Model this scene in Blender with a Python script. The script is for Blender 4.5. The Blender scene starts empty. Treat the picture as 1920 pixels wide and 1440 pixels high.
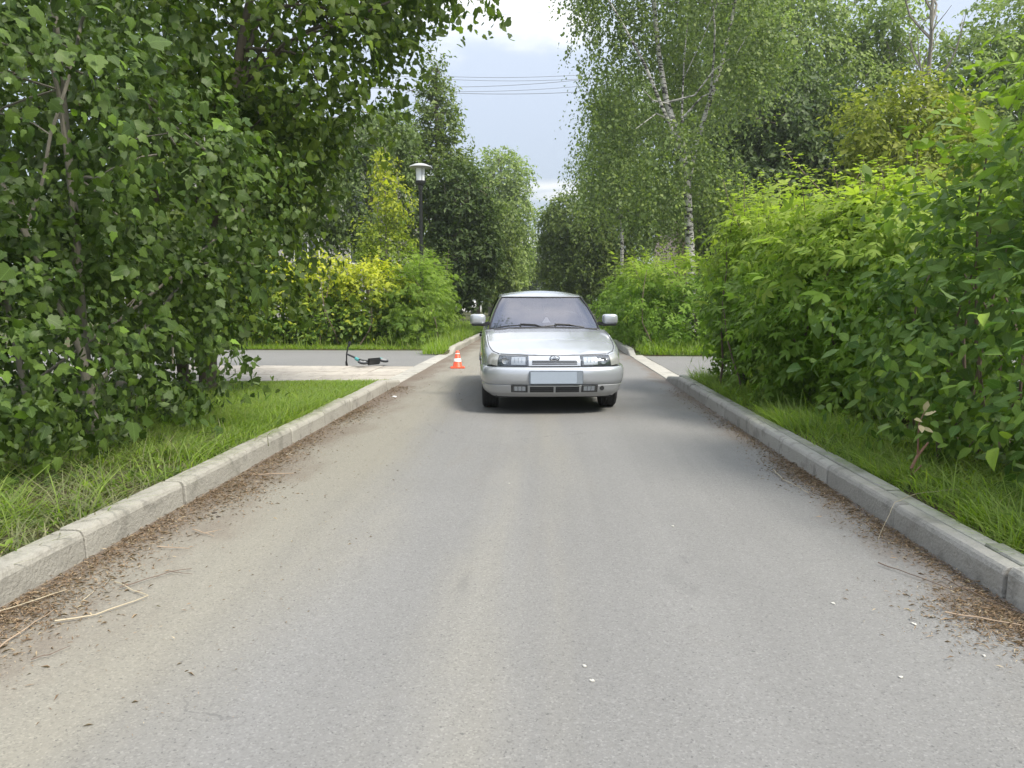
import bpy, bmesh, math, random
import numpy as np
from mathutils import Vector, Matrix

R = math.radians
SC = bpy.context.scene
COL = SC.collection

# ------------------------------------------------------------------ camera, sky, sun, exposure
cam_data = bpy.data.cameras.new('camera')
cam = bpy.data.objects.new('camera', cam_data)
COL.objects.link(cam)
cam.location = (0, 0, 1.26)
cam.rotation_euler = (R(90 - 6.277), 0, R(2.6))
cam_data.sensor_width = 36
cam_data.lens = 26.25
cam_data.clip_end = 3000
cam_data.clip_start = 0.05
SC.camera = cam

SUN_EL, SUN_AZ = 52.0, 128.0          # azimuth measured from +Y (road direction) towards +X
sun_vec = Vector((math.sin(R(SUN_AZ)) * math.cos(R(SUN_EL)), math.cos(R(SUN_AZ)) * math.cos(R(SUN_EL)), math.sin(R(SUN_EL))))
sd = bpy.data.lights.new('sun', 'SUN')
sd.energy = 1.5
sd.angle = R(17)
sd.color = (1.0, 0.94, 0.83)
sun = bpy.data.objects.new('sun', sd)
COL.objects.link(sun)
sun.rotation_euler = (-sun_vec).to_track_quat('-Z', 'Y').to_euler()
sun.location = (30, 30, 60)

SC.view_settings.view_transform = 'Standard'
SC.view_settings.look = 'None'
SC.view_settings.gamma = 1
SC.view_settings.use_curve_mapping = False
SC.view_settings.exposure = 1.97

world = bpy.data.worlds.new('World')
SC.world = world
world.use_nodes = True
WT = world.node_tree
WT.nodes.clear()


class NT:
    """tiny node-graph helper"""
    def __init__(s, tree): s.t = tree
    def n(s, typ, **kw):
        nd = s.t.nodes.new(typ)
        for k, v in kw.items():
            if k.startswith('i_'):
                key = k[2:]
                key = int(key) if key.isdigit() else key.replace('_', ' ')
                s.set(nd.inputs[key], v)
            else:
                setattr(nd, k, v)
        return nd
    def set(s, sock, v):
        if isinstance(v, bpy.types.NodeSocket): s.t.links.new(v, sock)
        elif isinstance(v, bpy.types.Node): s.t.links.new(v.outputs[0], sock)
        else:
            if isinstance(v, (tuple, list)) and len(v) == 3 and sock.type == 'RGBA': v = (*v, 1)
            sock.default_value = v
    def math(s, op, a, b=None, clamp=False):
        nd = s.t.nodes.new('ShaderNodeMath'); nd.operation = op; nd.use_clamp = clamp
        s.set(nd.inputs[0], a)
        if b is not None: s.set(nd.inputs[1], b)
        return nd.outputs[0]
    def mix(s, f, a, b, blend='MIX'):
        nd = s.t.nodes.new('ShaderNodeMix'); nd.data_type = 'RGBA'; nd.blend_type = blend
        s.set(nd.inputs[0], f); s.set(nd.inputs[6], a); s.set(nd.inputs[7], b)
        return nd.outputs[2]
    def ramp(s, f, stops, interp='LINEAR'):
        nd = s.t.nodes.new('ShaderNodeValToRGB'); nd.color_ramp.interpolation = interp
        e = nd.color_ramp.elements
        while len(e) < len(stops): e.new(0.5)
        for el, (p, c) in zip(e, stops):
            el.position = p
            el.color = (*c, 1) if isinstance(c, (tuple, list)) else (c, c, c, 1)
        s.set(nd.inputs[0], f)
        return nd.outputs[0]
    def noise(s, vec, scale, detail=4, rough=0.55, dist=0.0):
        nd = s.t.nodes.new('ShaderNodeTexNoise')
        if vec is not None: s.set(nd.inputs['Vector'], vec)
        nd.inputs['Scale'].default_value = scale; nd.inputs['Detail'].default_value = detail
        nd.inputs['Roughness'].default_value = rough; nd.inputs['Distortion'].default_value = dist
        return nd.outputs[0]
    def smooth(s, v, a, b):
        nd = s.t.nodes.new('ShaderNodeMapRange'); nd.interpolation_type = 'SMOOTHSTEP'
        s.set(nd.inputs[0], v); nd.inputs[1].default_value = a; nd.inputs[2].default_value = b
        return nd.outputs[0]
    def scale(s, vec, xyz):
        nd = s.t.nodes.new('ShaderNodeMapping'); s.set(nd.inputs[0], vec); nd.inputs['Scale'].default_value = xyz
        return nd.outputs[0]


def build_sky():
    g = NT(WT)
    tc = g.n('ShaderNodeTexCoord').outputs['Generated']
    sky = g.n('ShaderNodeTexSky', sky_type='NISHITA')
    sky.sun_disc = False
    sky.sun_elevation = R(SUN_EL); sky.sun_rotation = R(SUN_AZ)
    sky.air_density = 1.2; sky.dust_density = 1.5; sky.ozone_density = 1.2
    sep = g.n('ShaderNodeSeparateXYZ', i_0=tc)
    z = g.math('MAXIMUM', sep.outputs[2], 0.0)
    den = g.math('ADD', z, 0.13)
    cx = g.math('DIVIDE', sep.outputs[0], den)
    cy = g.math('DIVIDE', sep.outputs[1], den)
    cv = g.n('ShaderNodeCombineXYZ', i_0=cx, i_1=cy, i_2=3.7)
    n1 = g.noise(cv, 0.85, 7, 0.55, 0.4)
    n2 = g.noise(cv, 2.6, 4, 0.5)
    nn = g.math('ADD', g.math('MULTIPLY', n1, 0.8), g.math('MULTIPLY', n2, 0.2))
    bright = g.smooth(nn, 0.46, 0.64)          # white cloud against blue-grey veil
    elev = g.math('ADD', 0.47, g.math('MULTIPLY', z, 1.15))   # overcast sky: brighter towards the zenith
    veil = (4.45, 4.95, 5.85)
    white = (8.9, 8.7, 8.4)
    cloud = g.mix(bright, veil, white)
    cloud = g.mix(1.0, cloud, elev, 'MULTIPLY')
    colr = g.mix(0.84, sky, cloud)
    bg = g.n('ShaderNodeBackground', i_0=colr, i_1=0.055)
    out = g.n('ShaderNodeOutputWorld')
    g.t.links.new(bg.outputs[0], out.inputs[0])


build_sky()

CY = SC.cycles
CY.max_bounces = 7; CY.diffuse_bounces = 3; CY.glossy_bounces = 3; CY.transmission_bounces = 5; CY.transparent_max_bounces = 8
CY.caustics_reflective = False; CY.caustics_refractive = False
CY.use_denoising = True
try:
    CY.denoiser = 'OPENIMAGEDENOISE'
except Exception:
    pass
CY.sample_clamp_indirect = 6

rng = np.random.default_rng(11)
random.seed(4)

# ------------------------------------------------------------------ object helpers
def tag(o, label=None, cat=None, group=None, kind=None):
    if label: o['label'] = label
    if cat: o['category'] = cat
    if group: o['group'] = group
    if kind: o['kind'] = kind
    return o


def link(o, parent=None):
    COL.objects.link(o)
    if parent is not None: o.parent = parent
    return o


def thing(name, label, cat, loc=(0, 0, 0), rz=0.0, group=None, kind=None):
    o = bpy.data.objects.new(name, None)
    o.empty_display_size = 0.2
    o.location = loc; o.rotation_euler = (0, 0, rz)
    link(o)
    return tag(o, label, cat, group, kind)


def mesh_np(name, V, F, attrs=None, smooth=False):
    """mesh from numpy arrays; F is (m,3) or (m,4) int array"""
    me = bpy.data.meshes.new(name)
    V = np.asarray(V, np.float32); F = np.asarray(F, np.int32)
    k = F.shape[1]
    me.vertices.add(len(V)); me.vertices.foreach_set('co', V.ravel())
    me.loops.add(F.size); me.loops.foreach_set('vertex_index', F.ravel())
    me.polygons.add(len(F)); me.polygons.foreach_set('loop_start', np.arange(0, F.size, k, dtype=np.int32))
    if smooth: me.polygons.foreach_set('use_smooth', np.ones(len(F), bool))
    me.update(calc_edges=True)
    if attrs:
        for an, av in attrs.items():
            a = me.attributes.new(an, 'FLOAT', 'POINT'); a.data.foreach_set('value', np.asarray(av, np.float32))
    return me


def obj_np(name, V, F, mat, parent=None, attrs=None, smooth=False):
    me = mesh_np(name, V, F, attrs, smooth)
    me.materials.append(mat)
    return link(bpy.data.objects.new(name, me), parent)


class MB:
    """collects shapes, then builds ONE mesh object"""
    def __init__(s): s.v = []; s.f = []
    def add(s, verts, faces):
        o = len(s.v); s.v += [tuple(p) for p in verts]; s.f += [tuple(i + o for i in f) for f in faces]
        return s
    def box(s, c, d, rot=None, taper=1.0):
        x, y, z = (q / 2 for q in d); vs = []
        for sz in (-1, 1):
            t = taper if sz > 0 else 1.0
            for sx, sy in ((-1, -1), (1, -1), (1, 1), (-1, 1)):
                p = Vector((sx * x * t, sy * y * t, sz * z))
                if rot is not None: p = rot @ p
                vs.append((p.x + c[0], p.y + c[1], p.z + c[2]))
        return s.add(vs, [(3, 2, 1, 0), (4, 5, 6, 7), (0, 1, 5, 4), (1, 2, 6, 5), (2, 3, 7, 6), (3, 0, 4, 7)])
    def tube(s, path, radii, n=8, caps=True):
        P = [Vector(p) for p in path]; o = []
        if not isinstance(radii, (list, tuple)): radii = [radii] * len(P)
        up = Vector((0, 0, 1)); rings = []
        for i, p in enumerate(P):
            t = (P[min(i + 1, len(P) - 1)] - P[max(i - 1, 0)]).normalized()
            a = t.cross(up)
            if a.length < 1e-3: a = t.cross(Vector((1, 0, 0)))
            a.normalize(); b = t.cross(a)
            rings.append([p + (a * math.cos(2 * math.pi * k / n) + b * math.sin(2 * math.pi * k / n)) * radii[i] for k in range(n)])
        vs = [q for r in rings for q in r]; fs = []
        for i in range(len(P) - 1):
            for k in range(n):
                fs.append((i * n + k, i * n + (k + 1) % n, (i + 1) * n + (k + 1) % n, (i + 1) * n + k))
        if caps:
            fs.append(tuple(range(n - 1, -1, -1))); fs.append(tuple((len(P) - 1) * n + k for k in range(n)))
        return s.add(vs, fs)
    def lathe(s, prof, c=(0, 0, 0), n=24, axis='z', ang=0.0):
        vs = []; fs = []
        for (r, h) in prof:
            for k in range(n):
                a = 2 * math.pi * (k + ang) / n
                u, w = r * math.cos(a), r * math.sin(a)
                p = (u, w, h) if axis == 'z' else ((h, u, w) if axis == 'x' else (w, h, u))
                vs.append((p[0] + c[0], p[1] + c[1], p[2] + c[2]))
        for i in range(len(prof) - 1):
            for k in range(n):
                fs.append((i * n + k, i * n + (k + 1) % n, (i + 1) * n + (k + 1) % n, (i + 1) * n + k))
        return s.add(vs, fs)
    def grid(s, G):
        nr, nc = len(G), len(G[0])
        return s.add([p for r in G for p in r], [(i * nc + j, i * nc + j + 1, (i + 1) * nc + j + 1, (i + 1) * nc + j) for i in range(nr - 1) for j in range(nc - 1)])
    def plate(s, G, th):
        """grid G (rows of (point, normal)) thickened inwards by th"""
        nr, nc = len(G), len(G[0])
        top = [Vector(p) for r in G for (p, n) in r]; bot = [Vector(p) - Vector(n) * th for r in G for (p, n) in r]
        N = nr * nc; fs = []
        for i in range(nr - 1):
            for j in range(nc - 1):
                a = (i * nc + j, i * nc + j + 1, (i + 1) * nc + j + 1, (i + 1) * nc + j)
                fs.append(a); fs.append(tuple(N + q for q in reversed(a)))
        rim = [j for j in range(nc)] + [i * nc + nc - 1 for i in range(1, nr)] + [(nr - 1) * nc + j for j in range(nc - 2, -1, -1)] + [i * nc for i in range(nr - 2, 0, -1)]
        for a, b in zip(rim, rim[1:] + rim[:1]): fs.append((b, a, N + a, N + b))
        return s.add(top + bot, fs)
    def build(s, name, mat, parent=None, smooth=False, bevel=0.0, bseg=2):
        me = bpy.data.meshes.new(name); me.from_pydata(s.v, [], s.f)
        bm = bmesh.new(); bm.from_mesh(me)
        bmesh.ops.recalc_face_normals(bm, faces=bm.faces)
        if bevel: bmesh.ops.bevel(bm, geom=bm.edges[:], offset=bevel, segments=bseg, affect='EDGES', clamp_overlap=True)
        for f in bm.faces: f.smooth = smooth
        if smooth:
            for e in bm.edges:
                if len(e.link_faces) == 2 and e.calc_face_angle(0) > 0.7: e.smooth = False
        bm.to_mesh(me); bm.free()
        me.materials.append(mat)
        return link(bpy.data.objects.new(name, me), parent)


# ------------------------------------------------------------------ materials
def new_mat(name):
    m = bpy.data.materials.new(name); m.use_nodes = True; m.node_tree.nodes.clear()
    return m, NT(m.node_tree)


def finish(g, shader):
    out = g.n('ShaderNodeOutputMaterial'); g.t.links.new(shader.outputs[0], out.inputs[0])


def plain(name, col, rough=0.5, metal=0.0, spec=0.5, coat=0.0, var=0.06, vscale=30, bump=0.0, **kw):
    m, g = new_mat(name)
    tc = g.n('ShaderNodeTexCoord').outputs['Object']
    n = g.noise(tc, vscale, 5)
    c = g.mix(n, tuple(x * (1 - var * 2) for x in col), tuple(min(1, x * (1 + var * 2)) for x in col))
    b = g.n('ShaderNodeBsdfPrincipled')
    g.set(b.inputs['Base Color'], c)
    g.set(b.inputs['Roughness'], g.math('ADD', rough - 0.05, g.math('MULTIPLY', n, 0.1)))
    b.inputs['Metallic'].default_value = metal; b.inputs['Specular IOR Level'].default_value = spec; b.inputs['Coat Weight'].default_value = coat
    for k, v in kw.items(): g.set(b.inputs[k.replace('_', ' ')], v)
    if bump:
        bp = g.n('ShaderNodeBump', i_Strength=bump, i_Height=g.noise(tc, vscale * 6, 3), i_Distance=0.01)
        g.t.links.new(bp.outputs[0], b.inputs['Normal'])
    finish(g, b)
    return m


def leaf_mat(name, dark, light, young, trans=0.35, rough=0.5, spec=0.26, tcol=(1.35, 1.5, 0.7), veins=False):
    m, g = new_mat(name)
    rnd = g.n('ShaderNodeAttribute', attribute_name='rnd').outputs['Fac']
    yng = g.n('ShaderNodeAttribute', attribute_name='young').outputs['Fac']  # on the shrubs this also carries the painted sunlit yellow of their tops
    inf = g.n('ShaderNodeObjectInfo').outputs['Random']
    v = g.math('FRACT', g.math('ADD', rnd, inf))
    mid = tuple((a + b) / 2 * 0.95 for a, b in zip(dark, light))
    c = g.ramp(v, [(0.0, dark), (0.5, mid), (1.0, light)])
    c = g.mix(yng, c, young)
    tex = g.n('ShaderNodeTexCoord').outputs['Object']
    c = g.mix(g.noise(tex, 24, 3), g.mix(1.0, c, (0.8, 0.8, 0.8), 'MULTIPLY'), g.mix(1.0, c, (1.2, 1.2, 1.2), 'MULTIPLY'))
    if veins:
        lx = g.math('ABSOLUTE', g.n('ShaderNodeAttribute', attribute_name='lx').outputs['Fac'])
        ly = g.n('ShaderNodeAttribute', attribute_name='ly').outputs['Fac']
        mid_ = g.math('LESS_THAN', lx, 0.018)
        sv = g.math('LESS_THAN', g.math('FRACT', g.math('MULTIPLY', g.math('SUBTRACT', ly, g.math('MULTIPLY', lx, 0.85)), 6.5)), 0.16)
        vv = g.math('MAXIMUM', g.math('MULTIPLY', mid_, 0.8), g.math('MULTIPLY', sv, 0.4))
        c = g.mix(vv, c, g.mix(0.5, g.mix(1.0, c, (1.5, 1.5, 1.5), 'MULTIPLY'), (0.12, 0.19, 0.06)))
    geo = g.n('ShaderNodeNewGeometry').outputs['Backfacing']
    c2 = g.mix(geo, c, g.mix(0.35, c, (0.22, 0.27, 0.16)))      # paler underside
    p = g.n('ShaderNodeBsdfPrincipled')
    g.set(p.inputs['Base Color'], c2)
    p.inputs['Roughness'].default_value = rough; p.inputs['Specular IOR Level'].default_value = spec
    t = g.n('ShaderNodeBsdfTranslucent')
    g.set(t.inputs[0], g.mix(1.0, c, tcol, 'MULTIPLY'))
    mx = g.n('ShaderNodeMixShader', i_0=trans)
    g.t.links.new(p.outputs[0], mx.inputs[1]); g.t.links.new(t.outputs[0], mx.inputs[2])
    finish(g, mx)
    return m


def bark_mat(name, c1, c2, scale=8, birch=False):
    m, g = new_mat(name)
    tc = g.n('ShaderNodeTexCoord').outputs['Object']
    b = g.n('ShaderNodeBsdfPrincipled'); b.inputs['Roughness'].default_value = 0.85
    if birch:
        v = g.scale(tc, (3.0, 3.0, 11.0))
        n = g.noise(v, 1.4, 5, 0.6, 0.6)
        f = g.ramp(n, [(0.44, 0.0), (0.50, 1.0)])
        n2 = g.noise(tc, 2.2, 3)
        f2 = g.ramp(n2, [(0.30, 0.0), (0.40, 1.0)])
        c = g.mix(g.math('MULTIPLY', f, f2), (0.035, 0.032, 0.03), g.mix(g.noise(tc, 9), (0.36, 0.35, 0.32), (0.58, 0.57, 0.53)))
    else:
        n = g.noise(g.scale(tc, (1.0, 1.0, 0.25)), scale * 3, 6, 0.65)
        c = g.mix(n, c1, c2)
    g.set(b.inputs['Base Color'], c)
    bp = g.n('ShaderNodeBump', i_Strength=0.6, i_Height=n, i_Distance=0.03); g.t.links.new(bp.outputs[0], b.inputs['Normal'])
    finish(g, b)
    return m


def asphalt_mat(name, main=True):
    m, g = new_mat(name)
    tc = g.n('ShaderNodeTexCoord').outputs['Object']
    sep = g.n('ShaderNodeSeparateXYZ', i_0=tc)
    x, y = sep.outputs[0], sep.outputs[1]
    fine = g.noise(tc, 140, 3, 0.7)
    mid = g.noise(tc, 34, 4, 0.6)
    big = g.noise(tc, 0.9, 4, 0.5, 0.3)
    base = g.mix(big, (0.158, 0.155, 0.149), (0.203, 0.199, 0.191))
    base = g.mix(g.math('MULTIPLY', mid, 0.5), base, (0.25, 0.25, 0.245))
    if main:
        lane = g.noise(g.scale(tc, (1.5, 0.10, 1.0)), 1.0, 4, 0.55, 0.25)
        # fine pale-yellow dust drifted to the left side and the middle of the lane
        wob = g.math('ADD', x, g.math('MULTIPLY', g.math('SUBTRACT', g.noise(g.scale(tc, (1, 0.28, 1)), 1.3, 4), 0.5), 1.1))
        left = g.math('SUBTRACT', 1.0, g.smooth(wob, -1.55, -0.75))
        ctr = g.math('MULTIPLY', g.smooth(wob, -0.55, -0.25), g.math('SUBTRACT', 1.0, g.smooth(wob, 0.02, 0.34)))
        ctr = g.math('MULTIPLY', ctr, g.smooth(lane, 0.36, 0.60))
        dust = g.math('MAXIMUM', g.math('MULTIPLY', left, 0.75), g.math('MULTIPLY', ctr, 0.36))
        base = g.mix(dust, base, (0.268, 0.250, 0.198))
        wear = g.noise(g.scale(tc, (2.6, 0.07, 1.0)), 1.0, 5, 0.6, 0.3)
        base = g.mix(1.0, base, g.ramp(wear, [(0.3, 0.92), (0.7, 1.07)]), 'MULTIPLY')
        blot = g.smooth(g.noise(g.scale(tc, (1.0, 0.45, 1.0)), 0.75, 6, 0.62, 0.6), 0.54, 0.70)
        base = g.mix(g.math('MULTIPLY', blot, 0.35), base, (0.175, 0.150, 0.118))
        stain = g.smooth(g.noise(g.scale(tc, (1.0, 0.5, 1.0)), 1.9, 5, 0.6, 0.8), 0.62, 0.74)
        base = g.mix(g.math('MULTIPLY', stain, 0.30), base, (0.10, 0.10, 0.098))
        # brown dirt washed against both kerbs
        n3 = g.math('MULTIPLY', g.math('SUBTRACT', g.noise(g.scale(tc, (1, 0.5, 1)), 2.1, 5, 0.65), 0.45), 1.3)
        dl = g.math('SUBTRACT', 1.0, g.smooth(g.math('ADD', x, n3), -2.26, -1.55))
        dr = g.smooth(g.math('ADD', x, g.math('MULTIPLY', n3, 0.8)), 1.72, 2.02)
        dirt = g.math('MAXIMUM', dl, g.math('MULTIPLY', dr, 0.7))
        base = g.mix(g.math('MULTIPLY', dirt, 0.92), base, g.mix(mid, (0.10, 0.070, 0.052), (0.19, 0.145, 0.105)))
        # long hairline cracks
        vor = g.n('ShaderNodeTexVoronoi', feature='DISTANCE_TO_EDGE', i_Scale=0.42)
        g.set(vor.inputs['Vector'], g.n('ShaderNodeVectorMath', operation='ADD', i_0=tc, i_1=g.n('ShaderNodeTexNoise', i_Scale=1.6, i_Vector=tc, i_Detail=5.0).outputs[1]))
        cr = g.math('MULTIPLY', g.math('LESS_THAN', vor.outputs['Distance'], 0.0018), g.smooth(g.noise(tc, 0.55, 2), 0.50, 0.57))
        base = g.mix(g.math('MULTIPLY', cr, 0.35), base, (0.06, 0.06, 0.06))
    # exposed aggregate: pale and dark grains
    v2 = g.n('ShaderNodeTexVoronoi', i_Scale=150.0, i_Vector=tc)
    gr = g.n('ShaderNodeSeparateColor', i_0=v2.outputs['Color'])
    grain = g.ramp(gr.outputs[0], [(0.0, 0.70), (0.12, 0.90), (0.85, 1.04), (1.0, 1.28)])
    base = g.mix(0.85, base, grain, 'MULTIPLY')
    pit = g.math('MULTIPLY', g.math('GREATER_THAN', g.noise(tc, 60, 2, 0.5), 0.675), 0.6)
    base = g.mix(pit, base, (0.07, 0.07, 0.068))
    base = g.mix(g.math('MULTIPLY', fine, 0.25), base, (0.12, 0.12, 0.12))
    b = g.n('ShaderNodeBsdfPrincipled'); g.set(b.inputs['Base Color'], base)
    b.inputs['Roughness'].default_value = 0.82; b.inputs['Specular IOR Level'].default_value = 0.35
    h = g.math('ADD', g.math('MULTIPLY', gr.outputs[0], 0.5), fine)
    bp = g.n('ShaderNodeBump', i_Strength=0.55, i_Height=h, i_Distance=0.006); g.t.links.new(bp.outputs[0], b.inputs['Normal'])
    finish(g, b)
    return m


def concrete_mat(name, c1, c2, moss=0.0):
    m, g = new_mat(name)
    tc = g.n('ShaderNodeTexCoord').outputs['Object']
    ri = g.n('ShaderNodeObjectInfo').outputs['Random']
    off = g.n('ShaderNodeVectorMath', operation='ADD', i_0=tc, i_1=g.n('ShaderNodeCombineXYZ', i_0=g.math('MULTIPLY', ri, 50.0)))
    n1 = g.noise(off, 3.0, 5, 0.6, 0.3); n2 = g.noise(off, 55, 4, 0.65); n3 = g.noise(off, 7, 4, 0.6)
    c = g.mix(n1, c1, c2)
    c = g.mix(1.0, c, g.ramp(ri, [(0, 0.86), (1, 1.1)]), 'MULTIPLY')
    c = g.mix(g.math('MULTIPLY', g.smooth(n3, 0.50, 0.68), 0.65), c, tuple(a * 0.62 for a in c1))
    c = g.mix(g.math('MULTIPLY', n2, 0.35), c, tuple(a * 0.6 for a in c1))
    if moss: c = g.mix(g.math('MULTIPLY', g.smooth(g.noise(off, 4.5, 4), 0.42, 0.66), moss), c, (0.13, 0.16, 0.085))
    b = g.n('ShaderNodeBsdfPrincipled'); g.set(b.inputs['Base Color'], c); b.inputs['Roughness'].default_value = 0.88
    b.inputs['Specular IOR Level'].default_value = 0.3
    bp = g.n('ShaderNodeBump', i_Strength=0.5, i_Height=g.math('ADD', n2, n3), i_Distance=0.02); g.t.links.new(bp.outputs[0], b.inputs['Normal'])
    finish(g, b)
    return m


def soil_mat(name):
    m, g = new_mat(name)
    tc = g.n('ShaderNodeTexCoord').outputs['Object']
    n1 = g.noise(tc, 1.3, 5, 0.6); n2 = g.noise(tc, 18, 5, 0.7)
    c = g.mix(n2, (0.045, 0.035, 0.022), (0.12, 0.095, 0.06))
    c = g.mix(g.smooth(n1, 0.42, 0.6), c, g.mix(n2, (0.035, 0.06, 0.015), (0.08, 0.13, 0.03)))
    b = g.n('ShaderNodeBsdfPrincipled'); g.set(b.inputs['Base Color'], c); b.inputs['Roughness'].default_value = 0.95
    b.inputs['Specular IOR Level'].default_value = 0.2
    bp = g.n('ShaderNodeBump', i_Strength=0.8, i_Height=n2, i_Distance=0.03); g.t.links.new(bp.outputs[0], b.inputs['Normal'])
    finish(g, b)
    return m


M = {
    'asphalt': asphalt_mat('asphalt'),
    'path_asphalt': asphalt_mat('path asphalt', False),
    'kerb_l': concrete_mat('kerb concrete warm', (0.31, 0.295, 0.255), (0.45, 0.43, 0.38)),
    'kerb_r': concrete_mat('kerb concrete grey', (0.31, 0.30, 0.275), (0.44, 0.43, 0.40)),
    'kerb_top': concrete_mat('kerb backing concrete', (0.31, 0.305, 0.28), (0.43, 0.425, 0.39), 0.4),
    'flush': concrete_mat('flush kerb concrete', (0.34, 0.325, 0.29), (0.50, 0.48, 0.43)),
    'paving': concrete_mat('pale paving', (0.36, 0.325, 0.28), (0.52, 0.48, 0.42)),
    'soil': soil_mat('soil and thatch'),
    'bark': bark_mat('brown bark', (0.05, 0.04, 0.03), (0.17, 0.14, 0.11)),
    'bark_grey': bark_mat('pale grey bark', (0.12, 0.105, 0.082), (0.28, 0.26, 0.215)),
    'birch': bark_mat('birch bark', None, None, birch=True),
    'twig': plain('dry twig', (0.36, 0.27, 0.19), 0.8, var=0.2, vscale=12),
    'twig_dark': plain('dark twig', (0.15, 0.11, 0.085), 0.85, var=0.2, vscale=12),
    'straw': plain('bleached straw', (0.42, 0.36, 0.25), 0.7, var=0.12, vscale=12),
    'black_paint': plain('black lamp paint', (0.018, 0.02, 0.02), 0.4, var=0.1),
    'steel': plain('galvanised steel', (0.34, 0.35, 0.36), 0.45, metal=0.7),
    'wire': plain('cable', (0.20, 0.215, 0.24), 0.6),
}

# ------------------------------------------------------------------ ground, road, paths, kerbs
RL, RR = -2.25, 1.95            # road faces of the two kerbs
Y0, Y1, Y1L = 11.45, 17.45, 19.2           # the crossing path
def ground():
    xs = [-900, -300, -90, -40, -20, -10, -6, -3.2, RL - 0.13, RL - 0.08, -1, 1, RR + 0.08, RR + 0.13, 2.8, 5, 10, 20, 40, 90, 300, 900]
    ys = [-60, -20, -6, 0, 2, 5, 8, 10.5, Y0 - 0.02, Y0 + 0.06, 14, Y1 - 0.06, Y1 + 0.02, Y1 + 0.7, Y1L - 0.06, Y1L + 0.02, Y1L + 0.7, 22, 30, 40, 60, 100, 112, 113, 200, 500, 1500]
    V = []; F = []
    r2 = np.random.default_rng(5)
    for y in ys:
        for x in xs:
            onroad = RL - 0.1 < x < RR + 0.1 and y < 112.5
            onpath = (Y0 < y < Y1 if x > -2.9 else Y0 < y < Y1L) and abs(x) < 60; ye = Y1 if x > -2.9 else Y1L
            z = -0.07 if (onroad or onpath) else float(np.interp(y, [10.5, Y0 - 0.02, ye + 0.02, ye + 0.7], [0.10, 0.03, 0.005, 0.07])) if 10.4 < y < ye + 0.8 else 0.10 + r2.uniform(-0.008, 0.008)
            V.append((x, y, z))
    nx = len(xs)
    for j in range(len(ys) - 1):
        for i in range(nx - 1):
            a = j * nx + i; F.append((a, a + 1, a + nx + 1, a + nx))
    o = obj_np('ground', np.array(V), np.array(F), M['soil'])
    tag(o, 'dark soil of the verges under the grass and shrubs', 'ground', kind='structure')


def slab(name, x0, x1, y0, y1, z, mat, label, cat, nx=2, ny=2):
    V = [(x0 + (x1 - x0) * i / nx, y0 + (y1 - y0) * j / ny, z) for j in range(ny + 1) for i in range(nx + 1)]
    F = [(j * (nx + 1) + i, j * (nx + 1) + i + 1, (j + 1) * (nx + 1) + i + 1, (j + 1) * (nx + 1) + i) for j in range(ny) for i in range(nx)]
    o = obj_np(name, np.array(V), np.array(F), mat)
    return tag(o, label, cat, kind='structure')


ground()
slab('road', RL - 0.02, RR + 0.02, -40, 112, 0.0, M['asphalt'], 'grey dusty asphalt road running straight away from the viewer', 'road', 4, 60)
slab('path', -60, RL - 0.30, 14.5, Y1L + 0.04, 0.004, M['path_asphalt'], 'grey asphalt path crossing the verge left of the road', 'path')
slab('path', RR + 0.34, 60, Y0 - 0.04, Y1 + 0.04, 0.004, M['path_asphalt'], 'grey asphalt path behind the right hedge gap', 'path')

# pale paving strip along the near side of the left path: individual slabs
pav = thing('paved_strip', 'pale worn paving slabs between left grass and asphalt path', 'pavement', (0, 0, 0), kind='structure')
mb0 = MB().box((0, 0, 0), (0.585, 0.585, 0.06)); pv0 = None
rp = random.Random(8)
for i in range(14):
    for j in range(5):
        x = RL - 0.62 - i * 0.6; y = Y0 + 0.30 + j * 0.6
        if pv0 is None: pv0 = o = mb0.build('paving_slab', M['paving'], pav, bevel=0.006, bseg=1)
        else: o = link(pv0.copy(), pav)
        o.location = (x, y, -0.018 + rp.uniform(-0.004, 0.004)); o.rotation_euler = (rp.uniform(-.006, .006), rp.uniform(-.006, .006), rp.uniform(-.01, .01))


def kerb_profile(side, w, h, ch, lip):
    """cross-section from road face to back; side -1 = left kerb"""
    pts = [(0.0, -0.12), (0.004, h - ch), (0.012, h - ch * 0.45), (lip, h - 0.004), (lip + 0.02, h), (w - 0.004, h), (w, h - 0.006), (w, -0.12)]
    return [(side * p[0], p[1]) for p in pts]


def stone(name, prof, L, mat, parent, x, y, dz0=0.0, dz1=0.0, rz=0.0, r=None):
    mb = MB(); n = len(prof); vs = []
    segs = [0, 0.006, L - 0.006, L]
    for k, yy in enumerate(segs):
        ins = 0.005 if k in (0, 3) else 0.0
        dz = dz0 + (dz1 - dz0) * yy / L
        for (px, pz) in prof:
            sx = 1 if px >= 0 else -1
            vs.append((px + (ins * sx if abs(px) < 0.05 else 0), yy, pz + (dz if pz > 0 else 0) - (ins if pz > 0.02 else 0)))
    fs = []
    for k in range(3):
        for i in range(n - 1): fs.append((k * n + i, k * n + i + 1, (k + 1) * n + i + 1, (k + 1) * n + i))
    fs.append(tuple(range(n))); fs.append(tuple(3 * n + i for i in range(n - 1, -1, -1)))
    mb.add(vs, fs)
    o = mb.build(name, mat, parent)
    o.location = (x, y, 0); o.rotation_euler = (0, 0, rz)
    return o


def copy_to(o, parent, loc, rot=None):
    c = link(o.copy(), parent); c.location = loc
    if rot is not None: c.rotation_euler = rot
    return c


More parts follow.
